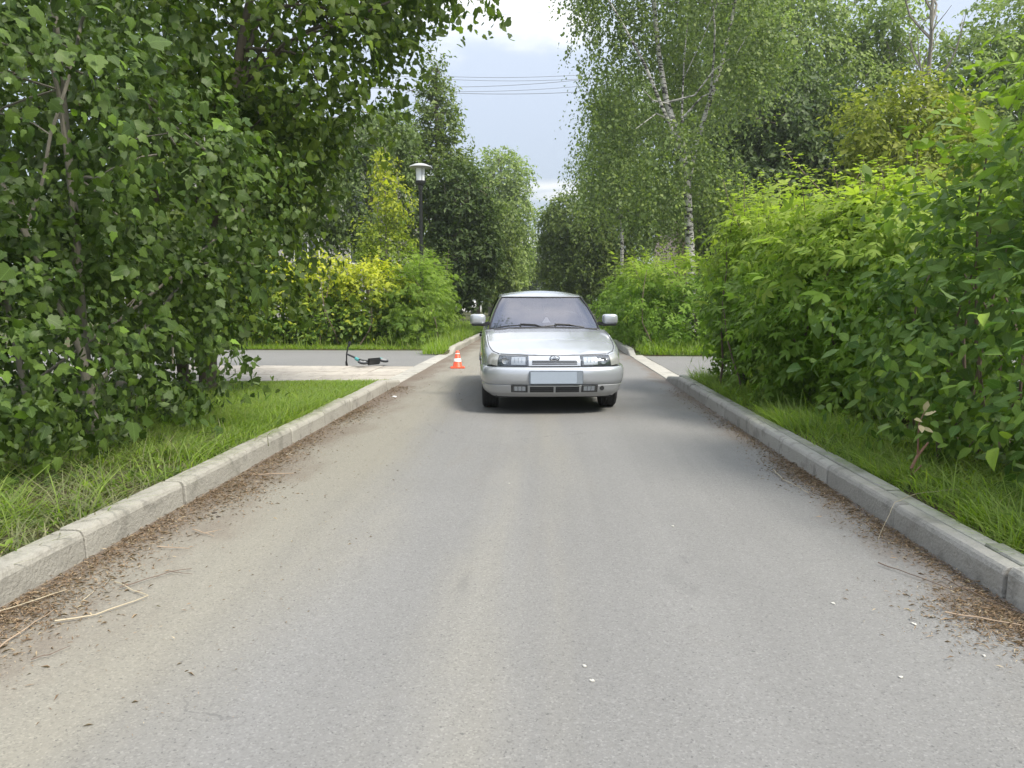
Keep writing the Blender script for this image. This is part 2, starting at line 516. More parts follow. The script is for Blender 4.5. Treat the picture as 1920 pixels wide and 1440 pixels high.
rk = random.Random(21)
JO = 3.47
def kerb(label, side, x, mat, y_start, y_end, two=False, ramp0=False, ramp1=False, name='kerb'):
    root = thing(name, label, 'kerb', (0, 0, 0), kind='structure')
    w = 0.085 if two else 0.135
    prof = kerb_profile(side, w, 0.148, 0.035, 0.022)
    prot = stone('kerb_stone', prof, 0.984, mat, root, x, y_start)
    back = None
    if two:
        bp = [(side * 0.0, -0.1), (side * 0.0, 0.138), (side * 0.006, 0.146), (side * 0.082, 0.147), (side * 0.088, 0.14), (side * 0.088, -0.1)]
        back = stone('backing_stone', bp, 0.992, M['kerb_top'], root, x + side * 0.092, y_start + 0.31)
    y = y_start; first = True
    while y < y_end - 0.5:
        jit = (x + rk.uniform(-.006, .006), y + rk.uniform(-.003, .003), rk.uniform(-.008, .006)); rot = (rk.uniform(-.006, .006), rk.uniform(-.012, .012), rk.uniform(-.004, .004))
        if first: prot.location = jit; prot.rotation_euler = rot
        else: copy_to(prot, root, jit, rot)
        if two:
            lb = (x + side * 0.089 + rk.uniform(-.002, .003), y + 0.31, rk.uniform(-.012, .004)); rb = (rk.uniform(-.006, .006), rk.uniform(-.02, .02), rk.uniform(-.003, .003))
            if first: back.location = lb
            else: copy_to(back, root, lb, rb)
        first = False
        y += 1.0
    if ramp1: stone('kerb_stone', kerb_profile(side, 0.155, 0.148, 0.035, 0.022), 0.95, mat, root, x, y, 0.0, -0.085, 0.0)
    if ramp0: stone('kerb_stone', kerb_profile(side, 0.155, 0.148, 0.035, 0.022), 0.60, mat, root, x + side * 0.0, y_start - 0.606, -0.135, 0.0)
    return root


kerb('near left kerb of warm pale concrete stones beside the grass', -1, RL, M['kerb_l'], JO - 6, 10.46, ramp1=True)
kerb('near right kerb of grey concrete stones below the big hedge', 1, RR, M['kerb_r'], JO - 6.3, 11.2, two=True, ramp1=True)
kerb('far left kerb running on past the cone and left hedge', -1, RL - 0.02, M['kerb_l'], 18.75, 62, ramp0=True)
kerb('far right kerb running on behind the silver car', 1, RR, M['kerb_r'], 18.1, 62, ramp0=True)

fk = MB().box((0, 0, 0), (0.295, 0.99, 0.12))
def flush(x, ya, n, label):
    root = thing('flush_kerb', label, 'kerb', (0, 0, 0), kind='structure')
    p = None
    for i in range(n):
        if p is None: p = o = fk.build('kerb_stone', M['flush'], root, bevel=0.006, bseg=1)
        else: o = link(p.copy(), root)
        o.location = (x + rk.uniform(-.006, .006), ya + 0.5 + i, -0.046 + rk.uniform(-.003, .003)); o.rotation_euler = (rk.uniform(-.004, .004), rk.uniform(-.012, .012), rk.uniform(-.006, .006))


flush(RL - 0.165, 11.1, 7, 'pale kerb stones laid flat across the mouth of the left path')
flush(RR + 0.165, 11.8, 6, 'pale kerb stones laid flat across the mouth of the right path')

# ------------------------------------------------------------------ foliage tools
def nrm(a): return a / (np.linalg.norm(a, axis=-1, keepdims=True) + 1e-9)


def wob(P, f, s):
    return (np.sin(P[:, 0] * f + s) * np.sin(P[:, 1] * f * 1.13 + s * 2.1) + np.sin(P[:, 2] * f * 1.27 + s * 1.3 + P[:, 0] * f * .6)) * 0.5


def tmpl_simple(w=0.5, fold=0.12, droop=0.18):
    """pointed oval leaf folded on its midrib, 8 triangles"""
    prof = [(0.0, 0.0), (0.28, 0.80 * w), (0.58, w * 0.86), (0.82, w * 0.45), (1.0, 0.0)]
    V = []; mid = []; lf = []; rt = []
    for y, x in prof:
        z = -droop * y * y
        mid.append(len(V)); V.append((0, y, z))
        if x > 0:
            lf.append(len(V)); V.append((-x / 2 * 1.0, y + 0.02, z + fold * x)); rt.append(len(V)); V.append((x / 2, y + 0.02, z + fold * x))
    F = []
    for side, fl in ((lf, 1), (rt, 0)):
        for i in range(len(prof) - 1):
            a, b = mid[i], mid[i + 1]
            p = side[i - 1] if i > 0 else None; q = side[i] if i < 3 else None
            tris = []
            if p is None: tris = [(a, b, q)]
            elif q is None: tris = [(a, b, p)]
            else: tris = [(a, b, q), (a, q, p)]
            for t in tris: F.append(t if fl else t[::-1])
    return np.array(V, float), np.array(F)


def tmpl_lobed(lo=False):
    """lobed maple / currant like leaf"""
    half = [(0.30, -0.05), (0.54, 0.36), (0.32, 0.50), (0.29, 0.74)] if lo else [(0.03, 0.0), (0.20, -0.07), (0.40, 0.02), (0.36, 0.14), (0.52, 0.30), (0.50, 0.46), (0.32, 0.50), (0.34, 0.66), (0.20, 0.80), (0.08, 0.98)]
    V = [(0, 0.0, 0), (0, 0.36, 0.0), (0, 1.08, -0.22)]
    F = []
    for sgn in (1, -1):
        idx = []
        for x, y in half:
            z = 0.10 * x - 0.20 * y * y - 0.16 * x * x * 2
            idx.append(len(V)); V.append((sgn * x, y, z))
        ring = [0] + idx + [2]
        for a, b in zip(ring, ring[1:]): F.append((1, a, b) if sgn > 0 else (1, b, a))
    return np.array(V, float), np.array(F)


def tmpl_hex(w=0.5, droop=0.18):
    """plain oval leaf of 4 triangles for the inner and far leaves"""
    V = [(0, 0, 0), (w * 0.46, 0.34, -0.02), (w * 0.40, 0.64, -0.08), (0, 1, -droop), (-w * 0.40, 0.62, -0.06), (-w * 0.46, 0.32, 0.03)]
    return np.array(V, float), np.array([(0, 1, 5), (1, 2, 5), (5, 2, 4), (2, 3, 4)])


def tmpl_compound(pairs=2, w=0.42, leaf=0.46, lo=False):
    """feathered leaf: leaflets on a drooping rachis; total length 1"""
    lv, lf = tmpl_hex(w, 0.22) if lo else tmpl_simple(w, 0.14, 0.22)
    V = []; F = []
    def put(base, ang, roll, s):
        ca, sa = math.cos(ang), math.sin(ang)
        v = lv * s
        x, y, z = v[:, 0], v[:, 1], v[:, 2]
        z2 = z + x * roll
        o = len(V)
        for a, b, c in zip(x * ca + y * sa, -x * sa + y * ca, z2): V.append((a + base[0], b + base[1], c + base[2]))
        F.extend((lf + o).tolist())
    for i in range(pairs):
        t = 0.22 + 0.40 * i / max(1, pairs - 1) if pairs > 1 else 0.4
        for s in (-1, 1): put((0.0, t, -0.14 * t * t), s * R(62 - 10 * i), s * 0.12, leaf * (0.9 + 0.1 * i))
    put((0, 0.62, -0.06), 0, 0, leaf * 1.05)
    o = len(V); V += [(-0.010, 0, 0.0), (0.010, 0, 0.0), (0.008, 0.64, -0.06), (-0.008, 0.64, -0.06)]; F += [(o, o + 1, o + 2), (o, o + 2, o + 3)]
    return np.array(V, float), np.array(F)


def tmpl_diamond(w=0.55):
    V = [(0, 0, 0), (w / 2, 0.45, 0.06), (0, 1, -0.12), (-w / 2, 0.45, 0.06), (0, .45, -0.03)]
    return np.array(V, float), np.array([(0, 1, 4), (4, 1, 2), (0, 4, 3), (4, 2, 3)])


def tmpl_quad(w=0.6):
    V = [(0, 0, 0), (w / 2, 0.5, 0.05), (0, 1, -0.1), (-w / 2, 0.5, 0.05)]
    return np.array(V, float), np.array([(0, 1, 2), (0, 2, 3)])


TM = {'lobed': tmpl_lobed(), 'lobed_lo': tmpl_lobed(True), 'simple': tmpl_simple(0.62), 'slim': tmpl_simple(0.36), 'comp5': tmpl_compound(2), 'comp7': tmpl_compound(3, 0.36, 0.36), 'dia': tmpl_diamond(), 'quad': tmpl_quad(), 'quadw': tmpl_quad(0.85)}
TM.update({'simple_lo': tmpl_hex(0.62), 'comp5_lo': tmpl_compound(2, lo=True), 'comp7_lo': tmpl_compound(3, 0.36, 0.36, True)})
LOW = {'lobed': 'lobed_lo', 'simple': 'simple_lo', 'comp5': 'comp5_lo', 'comp7': 'comp7_lo'}


def frames(D, N):
    y = nrm(D); x = nrm(np.cross(y, N)); z = np.cross(x, y)
    return x, y, z


def curlwidth(P):
    h = np.abs(np.sin(P[:, 0] * 127.1 + P[:, 1] * 311.7 + P[:, 2] * 74.7) * 43758.5) % 1.0
    h2 = (h * 97.3) % 1.0
    return (0.78 + 0.36 * h)[:, None], (0.2 + 2.3 * h2)[:, None]


def leaf_arrays(tm, P, D, N, S):
    tv, tf = TM[tm]
    x, y, z = frames(D, N)
    cw, cz = curlwidth(P)
    x = x * cw; z = z * cz
    n, k = len(P), len(tv)
    V = P[:, None, :] + S[:, None, None] * (tv[None, :, 0:1] * x[:, None, :] + tv[None, :, 1:2] * y[:, None, :] + tv[None, :, 2:3] * z[:, None, :])
    F = (np.arange(n)[:, None, None] * k + tf[None]).reshape(-1, 3)
    return V.reshape(-1, 3), F, k


def blob_points(blobs, n, r, shell=0.55, lump=0.2, lf=1.6, zmin=0.15, cull=0.62):
    B = np.array(blobs, float)
    w = (B[:, 3] * B[:, 4] * B[:, 5]) ** (2 / 3); w /= w.sum()
    out = []; outn = []
    got = 0
    for _ in range(8):
        m = int((n - got) * 1.6) + 20
        bi = r.choice(len(B), m, p=w)
        d = nrm(r.normal(size=(m, 3)))
        C, RAD = B[bi, :3], B[bi, 3:]
        rr = 1 - (1 - shell) * r.random(m) ** 1.4
        P = C + d * RAD * rr[:, None]
        l = 1 + lump * wob(P, lf, 1.7 + len(B)) + lump * 0.6 * wob(P, lf * 2.6, 4.1)
        P = C + d * RAD * (rr * l)[:, None]
        Nn = nrm(d / RAD)
        keep = P[:, 2] > zmin
        for j in range(len(B)):
            q = np.linalg.norm((P - B[j, :3]) / B[j, 3:], axis=1)
            keep &= ~((bi != j) & (q < cull))
        out.append(P[keep]); outn.append(Nn[keep]); got += keep.sum()
        if got >= n: break
    return np.concatenate(out)[:n], np.concatenate(outn)[:n]


def sprays(C, Nn, r, k=8, L=0.5, droop=0.5, size=0.08, up=0.6, svar=0.3, out=0.8, rand=0.8, jit=0.03, lean=0.35, facing=0.7):
    m = len(C)
    T = nrm(Nn * out + r.normal(size=(m, 3)) * rand * 0.6 + np.array([0, 0, -droop]))
    side = nrm(np.cross(T, np.array([0, 0, 1.0])) + r.normal(size=(m, 3)) * 0.25)
    Ls = L * r.uniform(0.6, 1.3, m)
    P = []; D = []; N2 = []
    for j in range(k):
        f = (j + 0.5) / k
        p = C + T * (Ls * (f - 0.35))[:, None]
        p[:, 2] -= droop * Ls * f * f * 0.45
        p += r.normal(size=(m, 3)) * jit
        sg = 1 if j % 2 else -1
        d = nrm(T * 0.55 + side * sg * 0.75 + r.normal(size=(m, 3)) * 0.35 + np.array([0, 0, -lean]))
        nn = nrm(np.array([0, 0, up]) + Nn * facing + r.normal(size=(m, 3)) * 0.42)
        P.append(p); D.append(d); N2.append(nn)
    P = np.concatenate(P); D = np.concatenate(D); N2 = np.concatenate(N2)
    S = size * np.exp(r.normal(size=len(P)) * svar)
    return P, D, N2, S


CAMP = np.array([0, 0, 1.26])
_R3 = np.array(cam.rotation_euler.to_matrix())
def project(P):
    q = (P - CAMP) @ _R3
    d = -q[:, 2]
    d = np.where(d < 0.05, 0.05, d)
    return 960 + 1400 * q[:, 0] / d, 720 - 1400 * q[:, 1] / d, -q[:, 2]


def pick_front(P, S, n=300, cell=26):
    """the leaves that show largest: nearest one per patch of the view, largest first"""
    x, y, d = project(P)
    ok = (x > 0) & (x < 1920) & (y > 0) & (y < 1440) & (d > 0.3)
    idx = np.where(ok)[0]
    if len(idx) == 0: return idx
    key = (x[idx] // cell).astype(int) * 1000 + (y[idx] // cell).astype(int)
    order = np.lexsort((d[idx], key)); idx = idx[order]; key = key[order]
    first = np.r_[True, key[1:] != key[:-1]]
    second = np.r_[False, first[:-1]] & ~first
    a = idx[first]; b = idx[second]
    a = a[np.argsort(-(S[a] / d[a]))]; b = b[np.argsort(-(S[b] / d[b]))]
    return np.concatenate([a, b])[:n]


def foliage(root, tm, P, D, N, S, mat, young, r, parts=0, name='foliage', leafname='leaf'):
    """leaves of one plant: the ones that show largest as leaf parts, the rest as one stuff part"""
    x, y, d = project(P)                      # fewer leaves on the sides well outside the view
    keep = ~((x < -250) | (x > 2170) | (y < -300) | (d < 0.3)) | (r.random(len(P)) < 0.35)
    P, D, N, S, young = P[keep], D[keep], N[keep], S[keep], young[keep]
    n = len(P); rnd = r.random(n)
    org = np.array(root.location)
    sel = pick_front(P, S, parts) if parts else np.array([], int)
    mask = np.ones(n, bool); mask[sel] = False
    lo_ = LOW.get(tm, tm)
    V, F, k = leaf_arrays(lo_, P[mask] - org, D[mask], N[mask], S[mask])
    m_ = int(mask.sum()); tv0 = TM[lo_][0]
    o = obj_np(name, V, F, mat, root, {'rnd': np.repeat(rnd[mask], k), 'young': np.repeat(young[mask], k), 'lx': np.tile(tv0[:, 0], m_), 'ly': np.tile(tv0[:, 1], m_)}, smooth=True)
    o['kind'] = 'stuff'
    if len(sel):
        tv, tf = TM[tm]; kk = len(tv)
        variants = []
        for q in range(4):
            me = mesh_np(leafname, tv, tf, {'rnd': np.full(kk, q * 0.25), 'young': np.full(kk, q / 3.0), 'lx': tv[:, 0], 'ly': tv[:, 1]}, True)
            me.materials.append(mat); variants.append(me)
        x, y, z = frames(D[sel], N[sel]); cw, cz = curlwidth(P[sel]); x = x * cw; z = z * cz
        for i, s in enumerate(sel):
            q = int(np.clip(round(young[s] * 3), 0, 3))
            lo = bpy.data.objects.new(leafname, variants[q])
            s_ = S[s]
            lo.matrix_local = Matrix(((x[i, 0] * s_, y[i, 0] * s_, z[i, 0] * s_, P[s, 0] - org[0]), (x[i, 1] * s_, y[i, 1] * s_, z[i, 1] * s_, P[s, 1] - org[1]),
                                      (x[i, 2] * s_, y[i, 2] * s_, z[i, 2] * s_, P[s, 2] - org[2]), (0, 0, 0, 1)))
            COL.objects.link(lo); lo.parent = root
    return o


def bez(a, b, sag, r, n=7, wig=0.06):
    a = np.array(a, float); b = np.array(b, float)
    L = np.linalg.norm(b - a); pts = []
    w = r.normal(size=3) * wig * L; w[2] *= 0.4
    for i in range(n):
        t = i / (n - 1)
        p = a + (b - a) * t + w * math.sin(t * math.pi) + np.array([0, 0, sag * L * math.sin(t * math.pi)])
        p = p + (r.normal(size=3) * 0.008 * L if 0 < i < n - 1 else 0)
        pts.append(tuple(p))
    return pts


def limbs(mb, trunk, blobs, r, n, r0, sub=2, tip=0.012, lo=0.35, reach=0.75):
    """limbs from along the trunk polyline into the crown"""
    T = [np.array(p, float) for p in trunk]
    for i in range(n):
        t = lo + (1 - lo) * (i + r.random()) / n
        f = t * (len(T) - 1); k = min(int(f), len(T) - 2)
        a = T[k] + (T[k + 1] - T[k]) * (f - k)
        c = np.array(blobs[int(r.integers(len(blobs)))], float)
        d = nrm(r.normal(size=3))
        e = c[:3] + d * c[3:] * reach
        if e[2] < a[2] - 0.6: e[2] = a[2] - 0.3
        rad = r0 * (1 - 0.65 * t)
        p = bez(a, e, 0.08, r)
        mb.tube(p, [rad + (tip - rad) * (j / (len(p) - 1)) for j in range(len(p))], 6, False)
        for s in range(sub):
            j = int(r.integers(2, len(p) - 1))
            e2 = np.array(p[j]) + nrm(r.normal(size=3) + np.array([0, 0, 0.1])) * c[3:] * 0.5
            q = bez(p[j], e2, 0.05, r, 5)
            mb.tube(q, [rad * 0.45 + (tip * 0.7 - rad * 0.45) * (jj / 4) for jj in range(5)], 4, False)


def tree(name, label, cat, base, trunk, rad, blobs, mat, bark, seed, nspray=900, k=10, L=0.6, size=0.11, tm='quad', droop=0.5, shell=0.5, lump=0.22, lf=1.3,
         nl=10, sub=2, parts=0, young=None, group=None, up=0.6, lean=0.35, jit=0.05, zmin=0.2, cull=0.62, lo=0.35, facing=0.7, trunkname='trunk', out=0.8, extra=None, reach=0.75, cullfn=None):
    r = np.random.default_rng(seed)
    b = np.array([base[0], base[1], base[2] if len(base) > 2 else 0.08])
    root = thing(name, label, cat, tuple(b), group=group)
    mb = MB()
    stems = trunk if isinstance(trunk[0][0], (tuple, list)) else [trunk]
    for s_i, st in enumerate(stems):
        rr = rad[s_i] if isinstance(rad, (tuple, list)) else rad
        loc = [tuple(np.array(p) - b) for p in st]
        mb.tube(loc, [rr * (1 - 0.72 * j / (len(loc) - 1)) for j in range(len(loc))], 10, False)
        limbs(mb, loc, [tuple(np.array(q[:3]) - b) + tuple(q[3:]) for q in blobs], r, max(1, nl // len(stems)), rr * 0.5, sub, lo=lo, reach=reach)
    if extra: extra(mb, b, r)
    mb.build(trunkname, bark, root, smooth=True)
    C, Nn = blob_points(blobs, nspray, r, shell, lump, lf, zmin, cull)
    P, D, N2, S = sprays(C, Nn, r, k, L, droop, size, up, lean=lean, jit=jit, facing=facing, out=out)
    ok = P[:, 2] > 0.06
    if cullfn is not None: ok &= cullfn(P)
    P, D, N2, S = P[ok], D[ok], N2[ok], S[ok]
    y = np.zeros(len(P)) if young is None else np.clip(young(P, r), 0, 1)
    foliage(root, tm, P, D, N2, S, mat, y, r, parts, name='crown')
    return root


LM = {
    'maple': leaf_mat('maple leaf', (0.034, 0.069, 0.011), (0.095, 0.150, 0.026), (0.16, 0.27, 0.03), 0.32, veins=True),
    'maple2': leaf_mat('backlit maple leaf', (0.038, 0.074, 0.010), (0.122, 0.175, 0.021), (0.20, 0.29, 0.03), 0.46, veins=True),
    'box': leaf_mat('box elder leaf', (0.097, 0.186, 0.016), (0.202, 0.314, 0.047), (0.33, 0.405, 0.065), 0.46),
    'dogwood': leaf_mat('dogwood leaf', (0.059, 0.127, 0.024), (0.172, 0.270, 0.043), (0.26, 0.37, 0.035), 0.36, veins=True),
    'hedge': leaf_mat('hedge leaf', (0.062, 0.126, 0.019), (0.193, 0.281, 0.037), (0.56, 0.56, 0.04), 0.42),
    'feather': leaf_mat('feathery leaf', (0.096, 0.171, 0.025), (0.212, 0.304, 0.045), (0.24, 0.35, 0.04), 0.44),
    'birch': leaf_mat('birch leaf', (0.100, 0.150, 0.052), (0.205, 0.275, 0.095), (0.24, 0.30, 0.07), 0.42),
    'pale': leaf_mat('pale willow leaf', (0.156, 0.218, 0.070), (0.310, 0.390, 0.123), (0.22, 0.28, 0.1), 0.42),
    'dark': leaf_mat('dark lime leaf', (0.041, 0.073, 0.022), (0.107, 0.153, 0.044), (0.1, 0.16, 0.05), 0.28),
    'mid': leaf_mat('elm leaf', (0.081, 0.127, 0.032), (0.199, 0.258, 0.060), (0.16, 0.22, 0.06), 0.36),
    'olive': leaf_mat('olive yellow leaf', (0.148, 0.184, 0.029), (0.321, 0.351, 0.057), (0.30, 0.32, 0.07), 0.44),
    'grass': leaf_mat('grass blade', (0.146, 0.238, 0.022), (0.302, 0.421, 0.045), (0.30, 0.33, 0.07), 0.50, 0.5, 0.25),
    'thatch': leaf_mat('dry grass blade', (0.10, 0.11, 0.04), (0.20, 0.19, 0.08), (0.34, 0.30, 0.17), 0.3, 0.6, 0.2),
    'dry': leaf_mat('dry leaf litter', (0.15, 0.100, 0.062), (0.36, 0.26, 0.165), (0.54, 0.45, 0.30), 0.15, 0.8, 0.2, (1, 1, 1)),
}

# ------------------------------------------------------------------ near left trees
def ysum(z0, z1, amt=1.0, base=0.0):
    return lambda P, r: base + amt * np.clip((P[:, 2] - z0) / (z1 - z0), 0, 1) * r.random(len(P)) ** 0.5


A_blobs = [(-4.15, 5.1, 1.05, 1.55, 1.55, 1.05), (-3.75, 6.3, 1.2, 1.25, 1.25, 1.1), (-4.0, 5.0, 2.6, 1.55, 1.4, 1.2), (-4.2, 5.6, 4.2, 1.6, 1.7, 1.3),
           (-3.2, 6.4, 2.2, 0.95, 1.1, 0.9), (-5.6, 5.6, 2.2, 1.5, 1.7, 2.0), (-3.75, 4.5, 0.75, 0.95, 0.8, 0.6)]
A_trunk = [[(-3.62, 5.75, 0.05), (-3.66, 5.75, 1.0), (-3.70, 5.8, 2.0), (-3.75, 5.8, 3.4), (-3.9, 5.8, 5.0)], [(-3.45, 5.55, 0.05), (-3.52, 5.5, 0.9), (-3.9, 5.3, 2.1), (-4.3, 5.2, 3.6)],
           [(-4.2, 5.9, 0.05), (-4.4, 5.9, 1.5), (-4.9, 5.7, 3.2)]]
tree('near_maple', 'large lobed-leaf tree with pale stems filling the left edge beside the grass', 'tree', (-3.7, 5.7), A_trunk, (0.05, 0.04, 0.032), A_blobs, LM['maple'], M['bark_grey'], 31,
     nspray=3700, k=9, L=0.45, size=0.056, tm='lobed', droop=0.35, shell=0.52, lump=0.26, lf=2.2, nl=10, sub=2, parts=300, young=lambda P, r: (r.random(len(P)) > 0.94) * r.random(len(P)),
     lean=0.55, up=0.45, facing=0.9, zmin=0.12, jit=0.035, lo=0.08)

B_blobs = [(-4.5, 9.6, 2.9, 1.9, 1.9, 1.7), (-4.25, 8.7, 1.5, 1.0, 1.2, 0.9), (-3.5, 9.2, 4.6, 2.0, 2.0, 1.5), (-2.35, 9.3, 4.9, 1.15, 1.4, 0.8), (-1.45, 9.3, 5.15, 0.9, 1.1, 0.42), (-5.4, 9.4, 1.5, 1.5, 1.4, 1.2),
           (-3.6, 10.0, 6.3, 2.4, 2.0, 1.3), (-3.35, 9.6, 3.3, 0.9, 1.2, 0.8), (-6.2, 10, 4.6, 2.2, 2, 2)]
B_trunk = [[(-4.5, 9.7, 0.05), (-4.45, 9.7, 1.4), (-4.2, 9.6, 3.0), (-3.8, 9.5, 4.4), (-3.4, 9.5, 6.0)], [(-4.9, 9.9, 0.05), (-5.1, 9.9, 2.0), (-5.4, 9.9, 4.2)]]
tree('overhanging_maple', 'leafy tree behind the left edge tree whose branch reaches over the road', 'tree', (-4.5, 9.7), B_trunk, (0.12, 0.08), B_blobs, LM['maple2'], M['bark'], 32,
     nspray=3900, k=10, L=0.55, size=0.074, tm='lobed_lo', droop=0.35, shell=0.45, lump=0.28, lf=1.9, nl=22, sub=3, parts=300, young=lambda P, r: (r.random(len(P)) > 0.9) * r.random(len(P)) * 0.9,
     lean=0.5, up=0.5, facing=0.7, zmin=0.35)

# ------------------------------------------------------------------ shrubs along the road
def shoots(root, tm, pts, mat, r, young, size, k=9, hgt=(0.4, 0.9), barkmat=None):
    """upright leafy shoots standing out of the top of a shrub"""
    P = []; D = []; N = []; S = []; mb = MB(); org = np.array(root.location)
    for p in pts:
        h = r.uniform(*hgt); lean = r.normal(size=2) * 0.16
        top = np.array([p[0] + lean[0] * h * 2, p[1] + lean[1] * h * 2, p[2] + h])
        path = bez(p, top, 0.0, r, 5, 0.05)
        mb.tube([tuple(np.array(q) - org) for q in path], [0.007, 0.006, 0.005, 0.004, 0.003], 4, False)
        a0 = r.random() * 6.28
        for j in range(k):
            t = 0.12 + 0.88 * j / (k - 1); q = np.array(path[min(4, int(t * 4))]) * (1 - (t * 4 % 1)) + np.array(path[min(4, int(t * 4) + 1)]) * (t * 4 % 1)
            for s in (0, math.pi):
                a = a0 + j * 1.57 + s + r.normal() * 0.2
                el = 0.15 + 0.75 * t * t
                P.append(q); D.append((math.cos(a), math.sin(a), el)); N.append((-math.cos(a) * el, -math.sin(a) * el, 1.0)); S.append(size * (1.0 - 0.6 * t ** 2) * r.uniform(0.75, 1.2))
    P, D, N, S = map(np.array, (P, D, N, S))
    o = mb.build('stem', barkmat or M['twig_dark'], root); o['kind'] = 'stuff'
    y = np.clip(young + 0.4 * r.random(len(P)), 0, 1)
    return foliage(root, tm, P, nrm(D), nrm(N), S, mat, y, r, 0, name='shoot_foliage')


def shrub(name, label, base, blobs, mat, seed, tm, size, nspray, k, L, parts=0, young=None, stems=16, droop=0.25, shell=0.5, lump=0.22, lf=2.0, up=0.75, lean=0.3, nshoot=0, shoot_y=0.6, shoot_size=None,
          hgt=(0.4, 0.9), top_at=None, facing=0.75, zmin=0.12, jit=0.03, cullfn=None):
    r = np.random.default_rng(seed)
    root = thing(name, label, 'shrub', (base[0], base[1], 0.08))
    org = np.array(root.location); mb = MB()
    for i in range(stems):
        b = blobs[int(r.integers(len(blobs)))]
        a = np.array([b[0] + r.normal() * b[3] * 0.35, b[1] + r.normal() * b[4] * 0.4, 0.02]); e = np.array([a[0] + r.normal() * 0.35, a[1] + r.normal() * 0.35, b[2] + b[5] * 0.7])
        p = [tuple(np.array(q) - org) for q in bez(a, e, 0, r, 6, 0.08)]
        mb.tube(p, [0.018 - 0.0026 * j for j in range(6)], 5, False)
    mb.build('stem', M['twig_dark'], root)['kind'] = 'stuff'
    C, Nn = blob_points(blobs, nspray, r, shell, lump, lf, zmin, 0.62)
    P, D, N2, S = sprays(C, Nn, r, k, L, droop, size, up, lean=lean, facing=facing, jit=jit)
    ok = P[:, 2] > 0.08
    if cullfn is not None: ok &= cullfn(P)
    P, D, N2, S = P[ok], D[ok], N2[ok], S[ok]
    y = np.zeros(len(P)) if young is None else np.clip(young(P, r), 0, 1)
    foliage(root, tm, P, D, N2, S, mat, y, r, parts)
    if nshoot:
        top = C[np.argsort(-(C[:, 2] + r.normal(size=len(C)) * 0.12))[:nshoot * 3]] if top_at is None else np.array(top_at)
        top = top[r.permutation(len(top))[:nshoot]]
        shoots(root, tm, top - np.array([0, 0, 0.1]), mat, r, shoot_y, shoot_size or size, hgt=hgt)
    return root


def sunlit_top(z0, z1, amt, rare=0.04):  # sunlight on shrub tops painted as yellow-green leaves, together with new growth
    """yellow-green rising with height: sunlit tops put into the colour, with young growth; a few lower down"""
    def f(P, r):
        t = np.clip((P[:, 2] + r.normal(size=len(P)) * 0.18 - z0) / (z1 - z0), 0, 1)
        return t * amt * r.uniform(0.55, 1.0, len(P)) + (r.random(len(P)) < rare) * 0.5
    return f


RN = [(3.55, 4.0, 1.3, 1.15, 1.35, 1.3), (3.3, 5.3, 1.4, 1.05, 1.05, 1.3), (4.3, 4.9, 1.8, 1.3, 1.5, 1.2), (3.1, 3.2, 0.95, 0.75, 0.9, 0.85), (2.95, 5.6, 1.0, 0.75, 0.75, 0.75), (4.6, 3.2, 1.3, 1.2, 1.2, 1.3)]
shrub('broad_leaf_shrub', 'tall dark green broad-leaved shrub at the right edge above the kerb', (3.5, 4.6), RN, LM['dogwood'], 41, 'simple', 0.080, 2600, 10, 0.5, parts=300, young=sunlit_top(1.8, 2.7, 0.9, 0.07), stems=26,
      lump=0.32, nshoot=20, shoot_y=0.55, shoot_size=0.11, hgt=(0.25, 0.75), shell=0.55)
RM = [(3.35, 8.2, 1.3, 1.15, 1.5, 1.2), (3.2, 10.1, 1.25, 1.0, 1.15, 1.2), (3.15, 10.2, 1.95, 0.85, 0.95, 0.62), (3.25, 7.7, 1.25, 0.95, 0.75, 1.2), (4.4, 8.5, 1.4, 1.4, 1.7, 1.2), (2.85, 8.6, 0.9, 0.65, 0.9, 0.7), (4.6, 10.3, 1.1, 1.2, 1.1, 1.15), (2.75, 9.9, 0.85, 0.6, 0.7, 0.6)]
shrub('box_elder_shrub', 'bright yellow-green compound-leaved shrub between the dark right shrub and path', (3.4, 8.8), RM, LM['box'], 42, 'comp5', 0.19, 1900, 6, 0.42, parts=300, young=sunlit_top(1.35, 2.3, 0.95, 0.04), stems=24,
      lump=0.2, nshoot=46, shoot_y=0.6, shoot_size=0.21, hgt=(0.3, 0.75), shell=0.6, up=0.9, droop=0.3)
RF = [(3.3, 19.0, 1.2, 1.35, 1.2, 1.2), (2.75, 20.8, 1.25, 1.05, 1.5, 1.25), (2.85, 23.4, 1.2, 1.1, 1.6, 1.2), (4.9, 19.2, 1.1, 1.3, 1.2, 1.1), (6.6, 19.6, 1.15, 1.3, 1.2, 1.1)]
shrub('box_elder_shrub', 'rounded shrub with feathery tips just right of the silver car', (3.0, 20.5), RF, LM['box'], 43, 'comp5', 0.21, 1400, 6, 0.45, young=sunlit_top(1.5, 2.4, 0.85, 0.03), stems=20,
      lump=0.2, nshoot=42, shoot_y=0.4, shoot_size=0.22, hgt=(0.3, 0.75), shell=0.6)
LH = [(-4.9, 20.6, 1.2, 1.2, 1.0, 1.15), (-6.2, 20.7, 1.3, 1.2, 1.0, 1.2), (-7.6, 20.6, 1.3, 1.2, 1.1, 1.2), (-5.6, 20.35, 0.7, 1.3, 0.8, 0.6), (-9.0, 20.6, 1.3, 1.3, 1.1, 1.2)]
shrub('hedge_shrub', 'clump of hedge with bright yellow tops behind the fallen scooter', (-6.2, 20.4), LH, LM['hedge'], 44, 'simple', 0.100, 2900, 10, 0.42, young=sunlit_top(1.0, 2.2, 0.9, 0.10), stems=40,
      lump=0.22, nshoot=36, shoot_y=0.75, shoot_size=0.12, hgt=(0.2, 0.5), shell=0.55)
